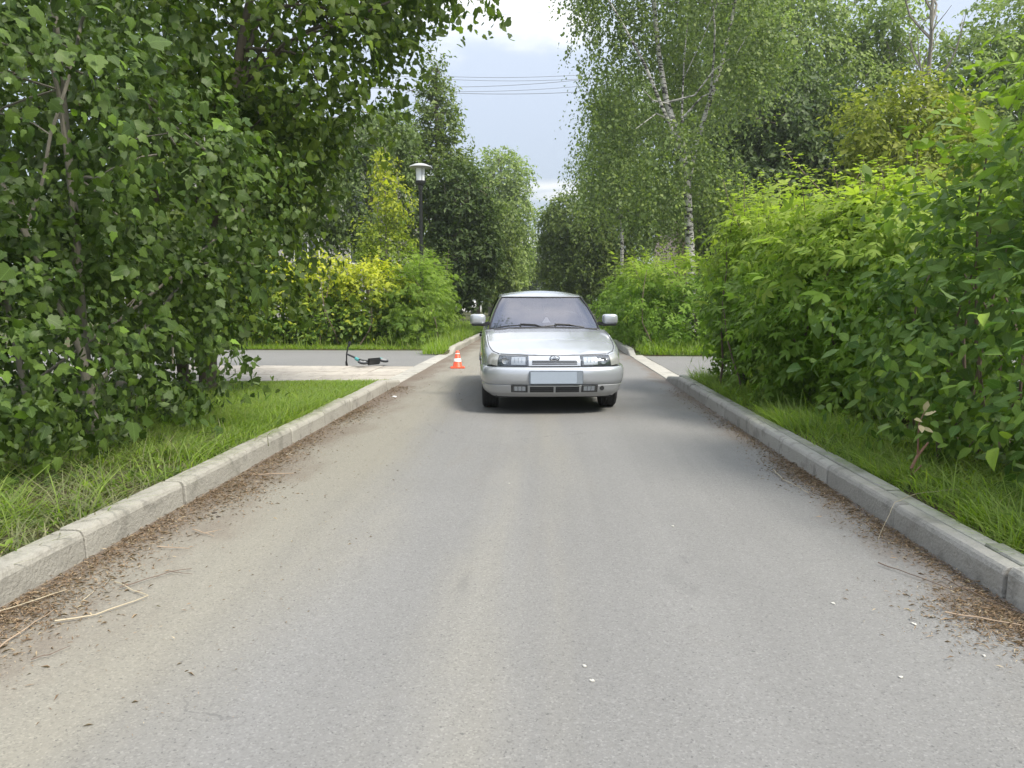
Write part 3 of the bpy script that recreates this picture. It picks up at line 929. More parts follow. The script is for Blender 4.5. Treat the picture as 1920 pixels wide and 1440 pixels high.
LF = [(-3.7, 20.4, 1.15, 0.85, 0.95, 1.15), (-3.6, 22.3, 1.15, 0.9, 1.4, 1.15), (-4.0, 24.6, 1.1, 1.0, 1.4, 1.1)]
shrub('feathery_shrub', 'green feathery shrub below the street lamp beside the orange cone', (-3.5, 21.0), LF, LM['feather'], 45, 'comp7', 0.19, 1100, 6, 0.42, young=sunlit_top(1.3, 2.3, 0.85, 0.04), stems=14,
      lump=0.22, nshoot=26, shoot_y=0.3, shoot_size=0.22, hgt=(0.3, 0.8), shell=0.55)

# ------------------------------------------------------------------ trees beyond the crossing path, left
tree('young_ash', 'slim young tree with bright yellow leaves left of the street lamp', 'tree', (-5.3, 24.6), [(-5.3, 24.6, 0), (-5.25, 24.6, 2.5), (-5.2, 24.5, 6.2)], 0.05,
     [(-5.2, 24.4, 2.8, 1.3, 1.0, 1.3), (-5.0, 24.3, 4.3, 0.75, 0.7, 0.9), (-5.25, 24.4, 5.5, 0.42, 0.4, 0.9)], LM['hedge'], M['bark_grey'], 51, nspray=457, k=9, L=0.45, size=0.115, tm='quad', young=ysum(2.0, 5.0, 0.75, 0.0), nl=10, shell=0.3, lump=0.3, lf=2.5)
tree('grey_green_tree', 'grey-green loose tree behind the yellow young tree at left', 'tree', (-7.4, 31), [(-7.4, 31, 0), (-7.3, 31, 4), (-7.0, 31, 9)], 0.14,
     [(-7.2, 31, 5.6, 2.0, 1.8, 2.6), (-6.6, 31, 8.0, 1.3, 1.2, 1.5), (-9.0, 31, 6.0, 1.6, 1.6, 2.8)], LM['birch'], M['bark_grey'], 52, nspray=1886, k=11, L=0.8, size=0.142, droop=0.8, nl=14, young=None)
tree('bushy_tree', 'bushy mid-green tree standing behind the overhanging left branch', 'tree', (-11.5, 29), [(-11.5, 29, 0), (-11.4, 29, 4), (-11, 29, 9)], 0.16,
     [(-11.5, 29, 6, 2.8, 2.2, 3.4), (-13.5, 28, 4.5, 2.4, 2.2, 3), (-10.2, 28, 7.8, 1.6, 1.6, 2.0)], LM['mid'], M['bark'], 53, nspray=1886, k=11, L=0.7, size=0.174, nl=14)
tree('pointed_elm', 'tall pointed elm with spiky top shoots behind the street lamp', 'tree', (-4.8, 33), [(-4.8, 33, 0), (-4.8, 33, 4), (-4.75, 33, 11.2)], 0.15,
     [(-4.8, 33, 4.5, 1.8, 1.6, 2.2), (-4.7, 33, 7.0, 1.5, 1.4, 1.9), (-4.7, 33, 9.3, 0.95, 0.9, 1.6), (-4.75, 33, 10.8, 0.45, 0.4, 1.0), (-3.6, 33, 6.6, 0.8, 0.8, 1.5), (-5.9, 33, 7.4, 1.2, 1.1, 1.8)],
     LM['mid'], M['bark'], 54, nspray=2132, k=11, L=0.55, size=0.136, tm='quad', droop=-0.15, nl=18, lump=0.3, lf=1.9, shell=0.4)
tree('dense_lime', 'dark dense low-crowned tree between street lamp and silver car', 'tree', (-3.9, 31), [(-3.9, 31, 0), (-3.9, 31, 2.5), (-3.7, 31, 6)], 0.14,
     [(-3.4, 31, 3.4, 1.55, 1.5, 2.2), (-3.6, 31, 5.4, 1.3, 1.2, 1.4), (-2.7, 31, 3.3, 0.95, 1.1, 1.2), (-4.4, 30.6, 2.2, 1.2, 1.1, 1.5)], LM['dark'], M['bark'], 55, nspray=1230, k=11, L=0.5, size=0.164, tm='quad', nl=12, lump=0.2, shell=0.6, up=0.9, droop=0.4)
tree('willowy_tree', 'pale soft-crowned tree further down the road on the left side', 'tree', (-4.6, 62), [(-4.6, 62, 0), (-4.4, 62, 5), (-3.6, 62, 13)], 0.22,
     [(-3.6, 62, 11.2, 2.0, 2.0, 2.6), (-2.6, 62, 8.6, 1.7, 2.0, 2.4), (-4.6, 62, 7.0, 2.2, 2.0, 3.0), (-2.9, 62, 5.2, 1.8, 2, 2.2), (-3.2, 61, 3.0, 1.7, 1.8, 1.6)], LM['pale'], M['bark_grey'], 56, nspray=2460, k=10, L=1.0, size=0.218, droop=0.6, nl=16, lump=0.25)
tree('roadside_tree', 'dim green tree at the far left side of the road above the car roof', 'tree', (-4.2, 46), [(-4.2, 46, 0), (-4.1, 46, 3), (-3.8, 46, 8)], 0.15,
     [(-3.6, 46, 4.8, 1.7, 1.7, 2.6), (-4.6, 46, 6.6, 1.7, 1.7, 2.4), (-3.1, 46, 3.0, 1.2, 1.4, 1.5)], LM['mid'], M['bark'], 57, nspray=1558, k=10, L=0.7, size=0.196, nl=10)

# ------------------------------------------------------------------ trees beyond the crossing path, right
BIRCH_TR = [[(4.55, 23.2, 0.0), (4.45, 23.2, 1.6), (4.32, 23.2, 3.4), (4.20, 23.2, 5.0), (3.98, 23.2, 6.0), (3.55, 23.2, 7.2), (3.28, 23.2, 8.6), (3.05, 23.2, 10.6), (2.7, 23.2, 14.5)],
            [(4.22, 23.2, 4.7), (4.42, 23.25, 5.8), (4.78, 23.3, 7.0), (5.2, 23.3, 8.4), (5.6, 23.4, 10.4), (5.8, 23.4, 13.5)], [(4.1, 23.1, 5.6), (3.98, 23.0, 6.8), (4.0, 23.0, 8.2), (4.1, 22.9, 10.0)]]
def birch_extra(mb, b, r):
    for pts in ([(3.62, 23.1, 7.1), (3.1, 22.9, 7.15), (2.75, 22.7, 7.45)], [(3.62, 23.1, 7.15), (4.3, 22.8, 7.25), (4.8, 22.6, 7.9), (5.4, 22.5, 8.3), (5.75, 22.4, 8.9)], [(3.75, 23.1, 6.6), (3.2, 22.8, 6.75), (2.6, 22.7, 6.3)], [(4.05, 23, 6.7), (4.5, 22.8, 7.2), (5.0, 22.7, 7.4)]):
        p = [tuple(np.array(q) - b) for q in pts]; mb.tube(p, [0.035 - 0.026 * i / (len(p) - 1) for i in range(len(p))], 5, False)
tree('birch_tree', 'tall birch with forked white trunk and drooping leaves on the right', 'tree', (4.5, 23.2), BIRCH_TR, (0.155, 0.095, 0.045),
     [(2.6, 23.6, 9.8, 1.9, 1.7, 1.6), (3.0, 23.6, 12.6, 2.6, 2.4, 2.4), (5.6, 23.8, 11.6, 2.2, 2.2, 2.2), (1.9, 23.8, 7.4, 1.35, 1.3, 1.9), (6.2, 23.0, 8.6, 1.5, 1.5, 1.5), (2.1, 24.0, 5.4, 1.3, 1.3, 1.5),
      (3.2, 22.6, 5.0, 1.0, 1.0, 1.2), (5.0, 24.2, 5.0, 1.4, 1.4, 1.2), (4.4, 22.4, 5.5, 0.8, 0.8, 0.9), (6.0, 24, 4.2, 1.6, 1.3, 1.0), (4.2, 24.6, 8.5, 2.0, 0.8, 2.2), (1.2, 23.2, 10.6, 1.0, 1.2, 1.2), (4.5, 22.2, 10.4, 1.7, 0.7, 1.1), (5.6, 22.4, 7.6, 0.9, 0.6, 0.9), (3.9, 22.3, 6.0, 0.7, 0.5, 0.5)],
     LM['birch'], M['birch'], 61, nspray=2870, k=18, L=1.15, size=0.085, tm='quadw', droop=1.15, shell=0.25, lump=0.42, lf=1.5, nl=6, sub=1, young=lambda P, r: (r.random(len(P)) > 0.7) * 0.7, extra=birch_extra, out=0.55, reach=0.6)
tree('birch_tree', 'slender birch with thin white trunk left of the forked birch', 'tree', (3.5, 35), [(3.5, 35, 0), (3.48, 35, 4), (3.3, 35, 8), (3.2, 35, 11)], 0.10,
     [(3.0, 35, 7.4, 2.0, 1.8, 1.8), (3.3, 35, 9.8, 1.6, 1.5, 1.8), (4.9, 35.6, 6.0, 1.6, 1.4, 1.6)], LM['birch'], M['birch'], 62, nspray=1804, k=12, L=1.2, size=0.131, droop=1.5, shell=0.3, lump=0.3, nl=12)
tree('leaning_willow', 'dim green drooping tree over the far right road behind the car', 'tree', (4.4, 47), [(4.4, 47, 0), (4.2, 47, 3), (3.2, 47, 7.5)], 0.2,
     [(2.2, 47, 5.6, 2.3, 2.2, 2.8), (1.2, 47.5, 3.6, 1.6, 1.8, 1.6), (4.0, 47, 6.2, 2.2, 2.0, 2.6), (3.0, 46.5, 3.4, 2.2, 1.8, 1.8), (0.5, 48, 5.6, 1.0, 1.4, 1.8)], LM['mid'], M['bark'], 63, nspray=2460, k=11, L=0.9, size=0.185, droop=0.7, nl=14)
tree('dark_lime', 'dark green wide tree filling the shade right of the forked birch', 'tree', (9.2, 29), [(9.2, 29, 0), (9.1, 29, 3), (8.8, 29, 8.5)], 0.2,
     [(8.0, 29, 5.5, 2.6, 2.2, 2.6), (10.6, 29, 5.2, 2.4, 2.2, 2.8), (9.0, 29.5, 8.2, 2.6, 2.2, 1.8), (7.4, 28, 2.6, 2.2, 1.6, 1.6), (10.4, 28, 2.4, 2.2, 1.6, 1.5)], LM['dark'], M['bark'], 64, nspray=2952, k=11, L=0.7, size=0.185, tm='quad', nl=18, shell=0.45, lump=0.3)
tree('tall_poplar', 'tall pale green tree behind the forked birch reaching the frame top', 'tree', (11.2, 36), [(11.2, 36, 0), (11.1, 36, 6), (11, 36, 16)], 0.24,
     [(9.0, 36, 11.5, 2.4, 2.2, 3.4), (11.6, 36, 13.5, 2.6, 2.2, 3.6), (13.6, 36, 11, 2.4, 2.0, 3.0), (15.2, 36, 13.2, 1.9, 1.8, 2.6), (11.4, 36, 8.6, 3.0, 2.2, 2.4), (8.6, 36.5, 15, 2.2, 2, 2.6)], LM['pale'], M['bark_grey'], 65, nspray=3772, k=11, L=1.0, size=0.185, droop=0.7, nl=18, shell=0.35, lump=0.3)
tree('ash_leaved_maple', 'olive-yellow leafy tree above the right hedge', 'tree', (8.0, 17.6), [(8.0, 17.6, 0), (8.0, 17.6, 2), (7.7, 17.5, 5.0)], 0.10,
     [(7.2, 17.3, 5.0, 0.95, 1.0, 0.9), (8.1, 17.2, 5.5, 0.85, 0.8, 0.8), (7.8, 17.4, 4.2, 1.3, 1.2, 1.0), (9.0, 17.6, 4.9, 1.1, 1.0, 1.0), (7.8, 17.2, 3.0, 1.7, 1.2, 0.9)], LM['olive'], M['bark_grey'], 66, nspray=1277, k=9, L=0.5, size=0.120, tm='quad', nl=12, droop=0.45, lump=0.3, lf=2.2, shell=0.45)
tree('pale_willow', 'wide pale willow-like tree at the right edge against white sky', 'tree', (18.5, 33), [(18.5, 33, 0), (18.4, 33, 4), (18.5, 33, 11)], 0.22,
     [(17.6, 33, 10.0, 2.3, 2.2, 3.2), (20.2, 33, 11.6, 2.8, 2.2, 3.4), (16.2, 33, 6.2, 2.2, 2.0, 2.4), (19.0, 32, 6.0, 3.0, 2.2, 2.4), (23.0, 33, 10.5, 2.8, 2.2, 3.6)], LM['pale'], M['bark_grey'], 67, nspray=3608, k=11, L=1.0, size=0.185, droop=0.35, nl=18, shell=0.35, lump=0.28)
tree('broad_tree', 'mid-green tree behind the olive-yellow tree, below the bare one', 'tree', (13.0, 27), [(13, 27, 0), (13, 27, 3), (13.1, 27, 7.5)], 0.18,
     [(12.4, 27, 5.6, 1.9, 1.8, 2.0), (14.6, 27, 5.4, 2.2, 1.9, 2.2), (13.2, 26.6, 3.0, 2.6, 1.8, 1.7), (16.4, 26.5, 3.6, 2.0, 1.7, 2.2)], LM['mid'], M['bark'], 68, nspray=2132, k=11, L=0.7, size=0.164, nl=12)

tree('rear_poplar', 'tall hazy poplar filling the gap between birch and bare tree', 'tree', (9.6, 46), [(9.6, 46, 0), (9.6, 46, 6), (9.5, 46, 17)], 0.25,
     [(9.0, 46, 7.5, 3.6, 2.4, 3.6), (7.2, 46, 12.0, 2.8, 2.2, 3.6), (11.5, 46, 12.5, 3.2, 2.2, 4.2), (13.5, 46, 7.5, 3.2, 2.4, 3.8), (9.0, 46, 16.5, 3.2, 2.2, 3.0)], LM['mid'], M['bark'], 58, nspray=3116, k=11, L=1.0, size=0.218, droop=0.5, nl=14, shell=0.4, lump=0.28)
tree('rear_poplar', 'hazy green tree behind the olive-yellow and mid-green trees', 'tree', (21, 44), [(21, 44, 0), (21, 44, 5), (21, 44, 14)], 0.25,
     [(17.5, 44, 8.5, 3.2, 2.4, 3.6), (21.0, 44, 6.5, 3.6, 2.4, 4.2), (25.5, 44, 9.5, 3.6, 2.4, 4.0), (16.2, 44, 4.5, 2.6, 2.4, 3.6)], LM['mid'], M['bark'], 59, nspray=2624, k=11, L=1.0, size=0.207, droop=0.5, nl=14, shell=0.4, lump=0.28)

# bare dead tree
def bare_tree():
    r = np.random.default_rng(7)
    root = thing('bare_tree', 'leafless dead treetop standing against white sky at upper right', 'tree', (14.6, 30.5, 0.08))
    mb = MB(); tr = [(0, 0, -0.1), (0.05, 0, 4), (0.0, 0, 8), (0.05, 0, 11), (-0.05, 0, 16)]
    mb.tube(tr, [0.16, 0.13, 0.10, 0.07, 0.03], 8)
    mb.build('trunk', M['bark_grey'], root, smooth=True)
    for i in range(14):
        z = 8.2 + i * 0.5; a = r.random() * 6.28; l = r.uniform(1.5, 3.2)
        e = (math.cos(a) * l * 0.42, math.sin(a) * l * 0.42, z + l * 0.95)
        b = MB(); p = bez((0.02, 0, z), e, -0.06, r, 6); b.tube(p, [0.06, 0.05, 0.042, 0.034, 0.024, 0.012], 5, False)
        for s in range(4):
            q = p[1 + s]; f = np.array(q) + nrm(r.normal(size=3) + np.array([0, 0, 0.9])) * r.uniform(0.4, 1.0); b.tube(bez(q, f, 0, r, 4), [0.022, 0.018, 0.013, 0.007], 4, False)
        b.build('branch', M['bark_grey'], root, smooth=True)
bare_tree()

# trees that close the end of the road
endt = [(-6.5, 84, 10, 'bushy tree closing the far end of the road, left of its middle', 'mid'), (-0.6, 96, 10.6, 'dark bluish tree closing the far end of the road, in its middle', 'dark'), (4.6, 82, 11, 'round-topped tree closing the far end of the road, right of its middle', 'mid')]
for i, (x, y, h, lab, mt) in enumerate(endt):
    tree('distant_tree', lab, 'tree', (x, y), [(x, y, 0), (x, y, h * 0.4), (x + 0.3, y, h * 0.9)], 0.25,
         [(x, y, h * 0.35, 3.2, 2.5, h * 0.33), (x + 0.4, y, h * 0.68, 2.6, 2.2, h * 0.3), (x - 1.8, y, h * 0.5, 1.8, 1.8, h * 0.3), (x + 1.9, y, h * 0.45, 1.8, 1.8, h * 0.3)], LM[mt], M['bark'], 70 + i, nspray=1066, k=9, L=1.1, size=0.305, nl=8, sub=1, group='trees closing the end of the road')


def distant_woods():
    """far belt of woodland behind everything, reads as one mass"""
    r = np.random.default_rng(77)
    Ps = []; Ns = []
    blobs = []
    for i in range(70):
        a = -1.25 + 2.5 * (i + r.random()) / 70
        d = r.uniform(62, 105)
        x, y = d * math.sin(a), d * math.cos(a)
        if abs(x) < 7 and y < 98: x = 9 * (1 if x > 0 else -1) + x
        h = r.uniform(7, 12)
        blobs.append((x, y, h * 0.5, r.uniform(2.6, 4.4), r.uniform(2.4, 3.5), h * 0.52))
    C, Nn = blob_points(blobs, 9000, r, 0.6, 0.22, 0.9, 0.2, 0.7)
    P, D, N2, S = sprays(C, Nn, r, 8, 1.4, 0.4, 0.38, 0.6, jit=0.2)
    ok = P[:, 2] > 0.1
    P, D, N2, S = P[ok], D[ok], N2[ok], S[ok]
    V, F, k = leaf_arrays('quadw', P, D, N2, S)
    mb = MB()
    o = obj_np('distant_woods', V, F, LM['mid'], None, {'rnd': np.repeat(r.random(len(P)), k), 'young': np.zeros(len(V))})
    tag(o, 'belt of distant woodland closing the view behind the road', 'woods', kind='stuff')
distant_woods()

# ------------------------------------------------------------------ grass, weeds, litter
def blades(name, label, P, H, r, lean=0.35, width=0.006, young=0.1, mat=None, cat='grass', curve=0.55, leanv=None):
    n = len(P)
    a = r.random(n) * 2 * math.pi
    d = np.stack([np.cos(a), np.sin(a)], 1) * (lean * r.uniform(0.2, 1.6, n))[:, None]
    if leanv is not None: d += leanv
    w = np.stack([-np.sin(a), np.cos(a)], 1) * (width * r.uniform(0.6, 1.4, n))[:, None]
    V = np.zeros((n, 7, 3))
    for i, t in enumerate((0.0, 0.42, 0.78, 1.0)):
        off = d * (t + curve * t * t * 1.4)[..., None] if False else d * (t * 0.5 + curve * 1.6 * t * t)
        c = P[:, :2] + off * H[:, None]
        z = P[:, 2] + H * (t - curve * 0.35 * t * t * np.minimum(1.6, np.linalg.norm(d, axis=1) * 2.0))
        wd = w * (1 - t * 0.75)
        if i < 3:
            V[:, i * 2, :2] = c - wd; V[:, i * 2 + 1, :2] = c + wd; V[:, i * 2, 2] = z; V[:, i * 2 + 1, 2] = z
        else:
            V[:, 6, :2] = c; V[:, 6, 2] = z
    tf = np.array([(0, 1, 3), (0, 3, 2), (2, 3, 5), (2, 5, 4), (4, 5, 6)])
    F = (np.arange(n)[:, None, None] * 7 + tf[None]).reshape(-1, 3)
    y = (r.random(n) < young) * r.random(n)
    o = obj_np(name, V.reshape(-1, 3), F, mat or LM['grass'], None, {'rnd': np.repeat(r.random(n), 7), 'young': np.repeat(y, 7)})
    return tag(o, label, cat, kind='stuff')


def scatter(r, n, x0, x1, y0, y1, dens=None, z=0.10):
    P = np.stack([r.uniform(x0, x1, n * 3), r.uniform(y0, y1, n * 3), np.full(n * 3, z)], 1)
    if dens is not None: P = P[r.random(len(P)) < dens(P)]
    return P[:n]


def tufted(r, P, spread=0.05, k=6):
    Q = np.repeat(P, k, 0); Q[:, :2] += r.normal(size=(len(Q), 2)) * spread
    return Q


def grass():
    r = np.random.default_rng(91)
    # long bright grass on the left verge, thin and patchy near the viewer
    dens = lambda P: np.clip(0.07 + 0.9 * np.clip((P[:, 1] - 4.9) / 1.6, 0, 1) * np.clip((P[:, 0] + 4.6) / 1.2, 0.15, 1) + 0.5 * (wob(P, 2.7, 0.4) > 0.35) * (P[:, 1] > -1), 0, 1)
    P = scatter(r, 5700, -5.6, RL - 0.15, -1.0, 11.25, dens)
    P = tufted(r, P, 0.045, 8); P = P[P[:, 0] < RL - 0.138]
    P[:, 2] = np.interp(P[:, 1], [10.4, 11.4], [0.10, 0.03])
    H = 0.20 * np.exp(r.normal(size=len(P)) * 0.24) * np.clip(0.65 + 0.5 * wob(P, 1.5, 2.0) + 0.25, 0.5, 1.4)
    H *= np.interp(P[:, 1], [2, 6.5, 8.5, 11.2], [1.0, 0.85, 0.5, 0.22])
    blades('grass', 'long bright green grass on the left verge behind the pale kerb', P, H, r, 0.95, 0.0042, 0.22, leanv=np.array([0.22, -0.10]))
    P = tufted(r, scatter(r, 1400, -4.6, RL - 0.17, -1.0, 6.0), 0.07, 7)
    blades('thatch', 'flattened dry grass between the green tufts on the left verge', P, 0.12 * np.exp(r.normal(size=len(P)) * 0.3), r, 1.3, 0.004, 0.5, mat=LM['thatch'], cat='dry grass')
    # right verge
    dens = lambda P: np.clip(1.1 - 0.65 * (P[:, 0] - RR - 0.2) / 0.7, 0.12, 1) * np.clip(0.6 + 0.7 * wob(P, 3.1, 1.0), 0.12, 1)
    P = tufted(r, scatter(r, 4000, RR + 0.20, RR + 1.3, -1.5, Y0 + 0.1, dens), 0.04, 7); P = P[P[:, 0] > RR + 0.195]
    H = 0.19 * np.exp(r.normal(size=len(P)) * 0.32) * np.clip(0.9 + 0.5 * wob(P, 2.2, 0.3), 0.5, 1.5)
    blades('grass', 'grass growing between the right kerb and the big right hedge', P, H, r, 0.9, 0.0042, 0.22, leanv=np.array([-0.2, -0.05]))
    # far verges
    P = tufted(r, scatter(r, 2200, -9.5, RL - 0.2, Y1 + 0.1, 40, lambda P: np.where(P[:, 0] > -3.4, 1, 0.35)), 0.07, 6); P = P[(P[:, 0] < RL - 0.19) & ((P[:, 1] > Y1L + 0.1) | (P[:, 0] > -2.95))]
    blades('grass', 'grass strip along the far left kerb in front of the left hedge', P, 0.25 * np.exp(r.normal(size=len(P)) * 0.3), r, 0.4, 0.008, 0.12)
    P = tufted(r, scatter(r, 2000, RR + 0.2, 8.5, Y1 + 0.05, 40, lambda P: np.where(P[:, 1] < 18.8, 1, 0.3)), 0.07, 6); P = P[P[:, 0] > RR + 0.19]
    blades('grass', 'grass strip at the foot of the shrub right of the car', P, 0.25 * np.exp(r.normal(size=len(P)) * 0.3), r, 0.4, 0.008, 0.12)
    P = tufted(r, scatter(r, 1500, -10, RL - 0.25, Y1L + 0.03, 20.2, z=0.03), 0.06, 6); P = P[P[:, 1] > Y1L]
    blades('grass', 'grass fringe between the left asphalt path and left hedge', P, 0.10 * np.exp(r.normal(size=len(P)) * 0.35), r, 0.7, 0.007, 0.2)
    P = tufted(r, scatter(r, 260, -2.92, RL - 0.2, Y1 + 0.08, 20.5, z=0.03), 0.05, 7); P = P[P[:, 0] < RL - 0.17]
    blades('grass', 'grass corner beside the start of the far left kerb', P, 0.16 * np.exp(r.normal(size=len(P)) * 0.35), r, 0.7, 0.007, 0.2)
    P = tufted(r, scatter(r, 1100, RR + 0.3, 8, Y1 + 0.03, 18.6, z=0.03), 0.06, 6); P = P[P[:, 1] > Y1 + 0.0]
    blades('grass', 'grass fringe at the edge of the right asphalt path', P, 0.19 * np.exp(r.normal(size=len(P)) * 0.35), r, 0.7, 0.007, 0.2)
    P = np.concatenate([scatter(r, 420, -4.2, RL - 0.18, 2.2, 8.5), scatter(r, 260, RR + 0.22, RR + 1.0, 2.6, 10.5)])
    n = len(P); K = 9; Q = np.repeat(P, K, 0) + r.normal(size=(n * K, 3)) * np.array([0.035, 0.035, 0]); Q[:, 2] += np.abs(r.normal(size=n * K)) * 0.04
    V, F, k = leaf_arrays('slim', Q, nrm(r.normal(size=(n * K, 3)) + np.array([0, 0, 0.35])), nrm(r.normal(size=(n * K, 3)) * 0.35 + np.array([0, 0, 1])), 0.045 * np.exp(r.normal(size=n * K) * 0.4))
    o = obj_np('weeds', V, F, LM['feather'], None, {'rnd': np.repeat(r.random(n * K), k), 'young': np.repeat((r.random(n * K) > .8) * .5, k)}, True)
    tag(o, 'low broad-leaved weeds mixed into the grass of both verges', 'weeds', kind='stuff')
    # small weeds along the foot of the left kerb
    P = np.stack([RL + np.abs(r.normal(size=900)) * 0.05 + 0.01, r.uniform(2.2, 9.5, 900), np.zeros(900)], 1)
    P = P[wob(P, 2.3, 0.9) > 0.05]
    n = len(P); K = 7
    Q = np.repeat(P, K, 0) + r.normal(size=(n * K, 3)) * np.array([0.022, 0.022, 0]); Q[:, 0] = np.maximum(Q[:, 0], RL + 0.006)
    Q[:, 2] = np.abs(r.normal(size=n * K)) * 0.022 + 0.004
    V, F, k = leaf_arrays('dia', Q, nrm(r.normal(size=(n * K, 3)) + np.array([0.3, 0, 0.4])), nrm(r.normal(size=(n * K, 3)) * 0.4 + np.array([0, 0, 1])), 0.020 * np.exp(r.normal(size=n * K) * 0.3))
    o = obj_np('weeds', V, F, LM['maple2'], None, {'rnd': np.repeat(r.random(n * K), k), 'young': np.repeat((r.random(n * K) > .8) * .4, k)})
    tag(o, 'small creeping weeds in the gutter along the left kerb', 'weeds', kind='stuff')
    # litter of dry seeds, needles, bits of straw in both gutters
    def litter(name, label, xs, ys, n, clumpf, size, drifts=(), sgn=1):
        P = np.stack([xs(r, n), ys(r, n), np.zeros(n)], 1)
        P = P[r.random(n) < np.clip(0.14 + 1.0 * np.clip(wob(P * np.array([1, 1, 0]), clumpf, 1.9) + 0.15, 0, 1), 0, 1)]
        for (dx, dy, sx, sy, k_) in drifts:
            q = np.stack([dx + sgn * np.abs(r.normal(size=k_)) * sx + (r.random(k_) - .5) * 0.02, dy + r.normal(size=k_) * sy, np.zeros(k_)], 1); P = np.concatenate([P, q])
        m = len(P); P[:, 2] = 0.003 + np.abs(r.normal(size=m)) * 0.006
        D = nrm(np.stack([r.normal(size=m), r.normal(size=m), r.normal(size=m) * 0.12], 1)); N = nrm(r.normal(size=(m, 3)) * 0.25 + np.array([0, 0, 1]))
        tv = TM['slim']; S = np.minimum(size * np.exp(r.normal(size=m) * 0.5), 0.042)
        V, F, k = leaf_arrays('needle', P, D, N, S)
        o = obj_np(name, V, F, LM['dry'], None, {'rnd': np.repeat(r.random(m), k), 'young': np.repeat((r.random(m) > 0.84) * r.random(m), k)})
        tag(o, label, 'leaf litter', kind='stuff')
    TM['needle'] = tmpl_quad(0.16)
    litter('leaf_litter', 'brown leaf litter and straw washed against the left kerb', lambda r, n: RL + 0.012 + np.abs(r.normal(size=n)) * 0.14, lambda r, n: r.uniform(1.9, 11, n), 30000, 2.1, 0.0145, ((RL + .02, 4.75, .20, .34, 3600), (RL + .02, 3.75, .11, .30, 1900), (RL + .02, 2.75, .17, .36, 4000), (RL + .02, 6.3, .10, .5, 1600), (RL + .02, 8.2, .10, .5, 1300)))
    litter('leaf_litter', 'brown leaf litter and straw washed against the right kerb', lambda r, n: RR - 0.012 - np.abs(r.normal(size=n)) * 0.105, lambda r, n: r.uniform(2.2, 11, n), 22000, 2.6, 0.0135, ((RR - .02, 5.5, .12, .34, 3200), (RR - .02, 4.9, .08, .25, 1300), (RR - .02, 4.1, .10, .30, 2000), (RR - .02, 2.95, .18, .18, 4200), (RR - .02, 3.5, .05, .3, 1100), (RR - .02, 7.0, .06, .8, 2000)), -1)
    litter('gravel', 'loose dark grit scattered over the left side of the road', lambda r, n: r.uniform(RL + .1, -0.9, n), lambda r, n: r.uniform(2, 17, n), 4000, 1.3, 0.009)
grass()

# ------------------------------------------------------------------ silver saloon car
def catmull(pts, per=12):
    P = [np.array(p, float) for p in pts]; out = []
    for i in range(len(P) - 1):
        p0 = P[i - 1] if i > 0 else P[i] * 2 - P[i + 1]
        p3 = P[i + 2] if i + 2 < len(P) else P[i + 1] * 2 - P[i]
        p1, p2 = P[i], P[i + 1]
        for k in range(per):
            t = k / per
            out.append(0.5 * ((2 * p1) + (-p0 + p2) * t + (2 * p0 - 5 * p1 + 4 * p2 - p3) * t * t + (-p0 + 3 * p1 - 3 * p2 + p3) * t ** 3))
    out.append(P[-1]); return np.array(out)


def paint_mat():
    m, g = new_mat('silver paint')
    tc = g.n('ShaderNodeTexCoord').outputs['Object']
    fl = g.n('ShaderNodeTexVoronoi', i_Scale=900.0, i_Vector=tc)
    c = g.mix(g.noise(tc, 3, 3), (0.415, 0.440, 0.485), (0.465, 0.49, 0.53))
    dust = g.math('MULTIPLY', g.smooth(g.n('ShaderNodeSeparateXYZ', i_0=tc).outputs[2], 0.55, 0.2), 0.4)
    c = g.mix(dust, c, (0.30, 0.28, 0.25))
    b = g.n('ShaderNodeBsdfPrincipled'); g.set(b.inputs['Base Color'], c)
    b.inputs['Metallic'].default_value = 0.45
    g.set(b.inputs['Roughness'], g.math('ADD', 0.27, g.math('MULTIPLY', dust, 0.6)))
    b.inputs['Coat Weight'].default_value = 0.8; b.inputs['Coat Roughness'].default_value = 0.06
    finish(g, b); return m


def screen_mat(name, tint, clear, refl=0.45):
    """tinted glass with a strongly reflecting athermal film"""
    m, g = new_mat(name)
    gl = g.n('ShaderNodeBsdfGlossy', i_0=tint, i_Roughness=0.05)
    tr = g.n('ShaderNodeBsdfTransparent', i_0=clear)
    mx = g.n('ShaderNodeMixShader', i_0=refl)
    g.t.links.new(tr.outputs[0], mx.inputs[1]); g.t.links.new(gl.outputs[0], mx.inputs[2]); finish(g, mx)
    return m


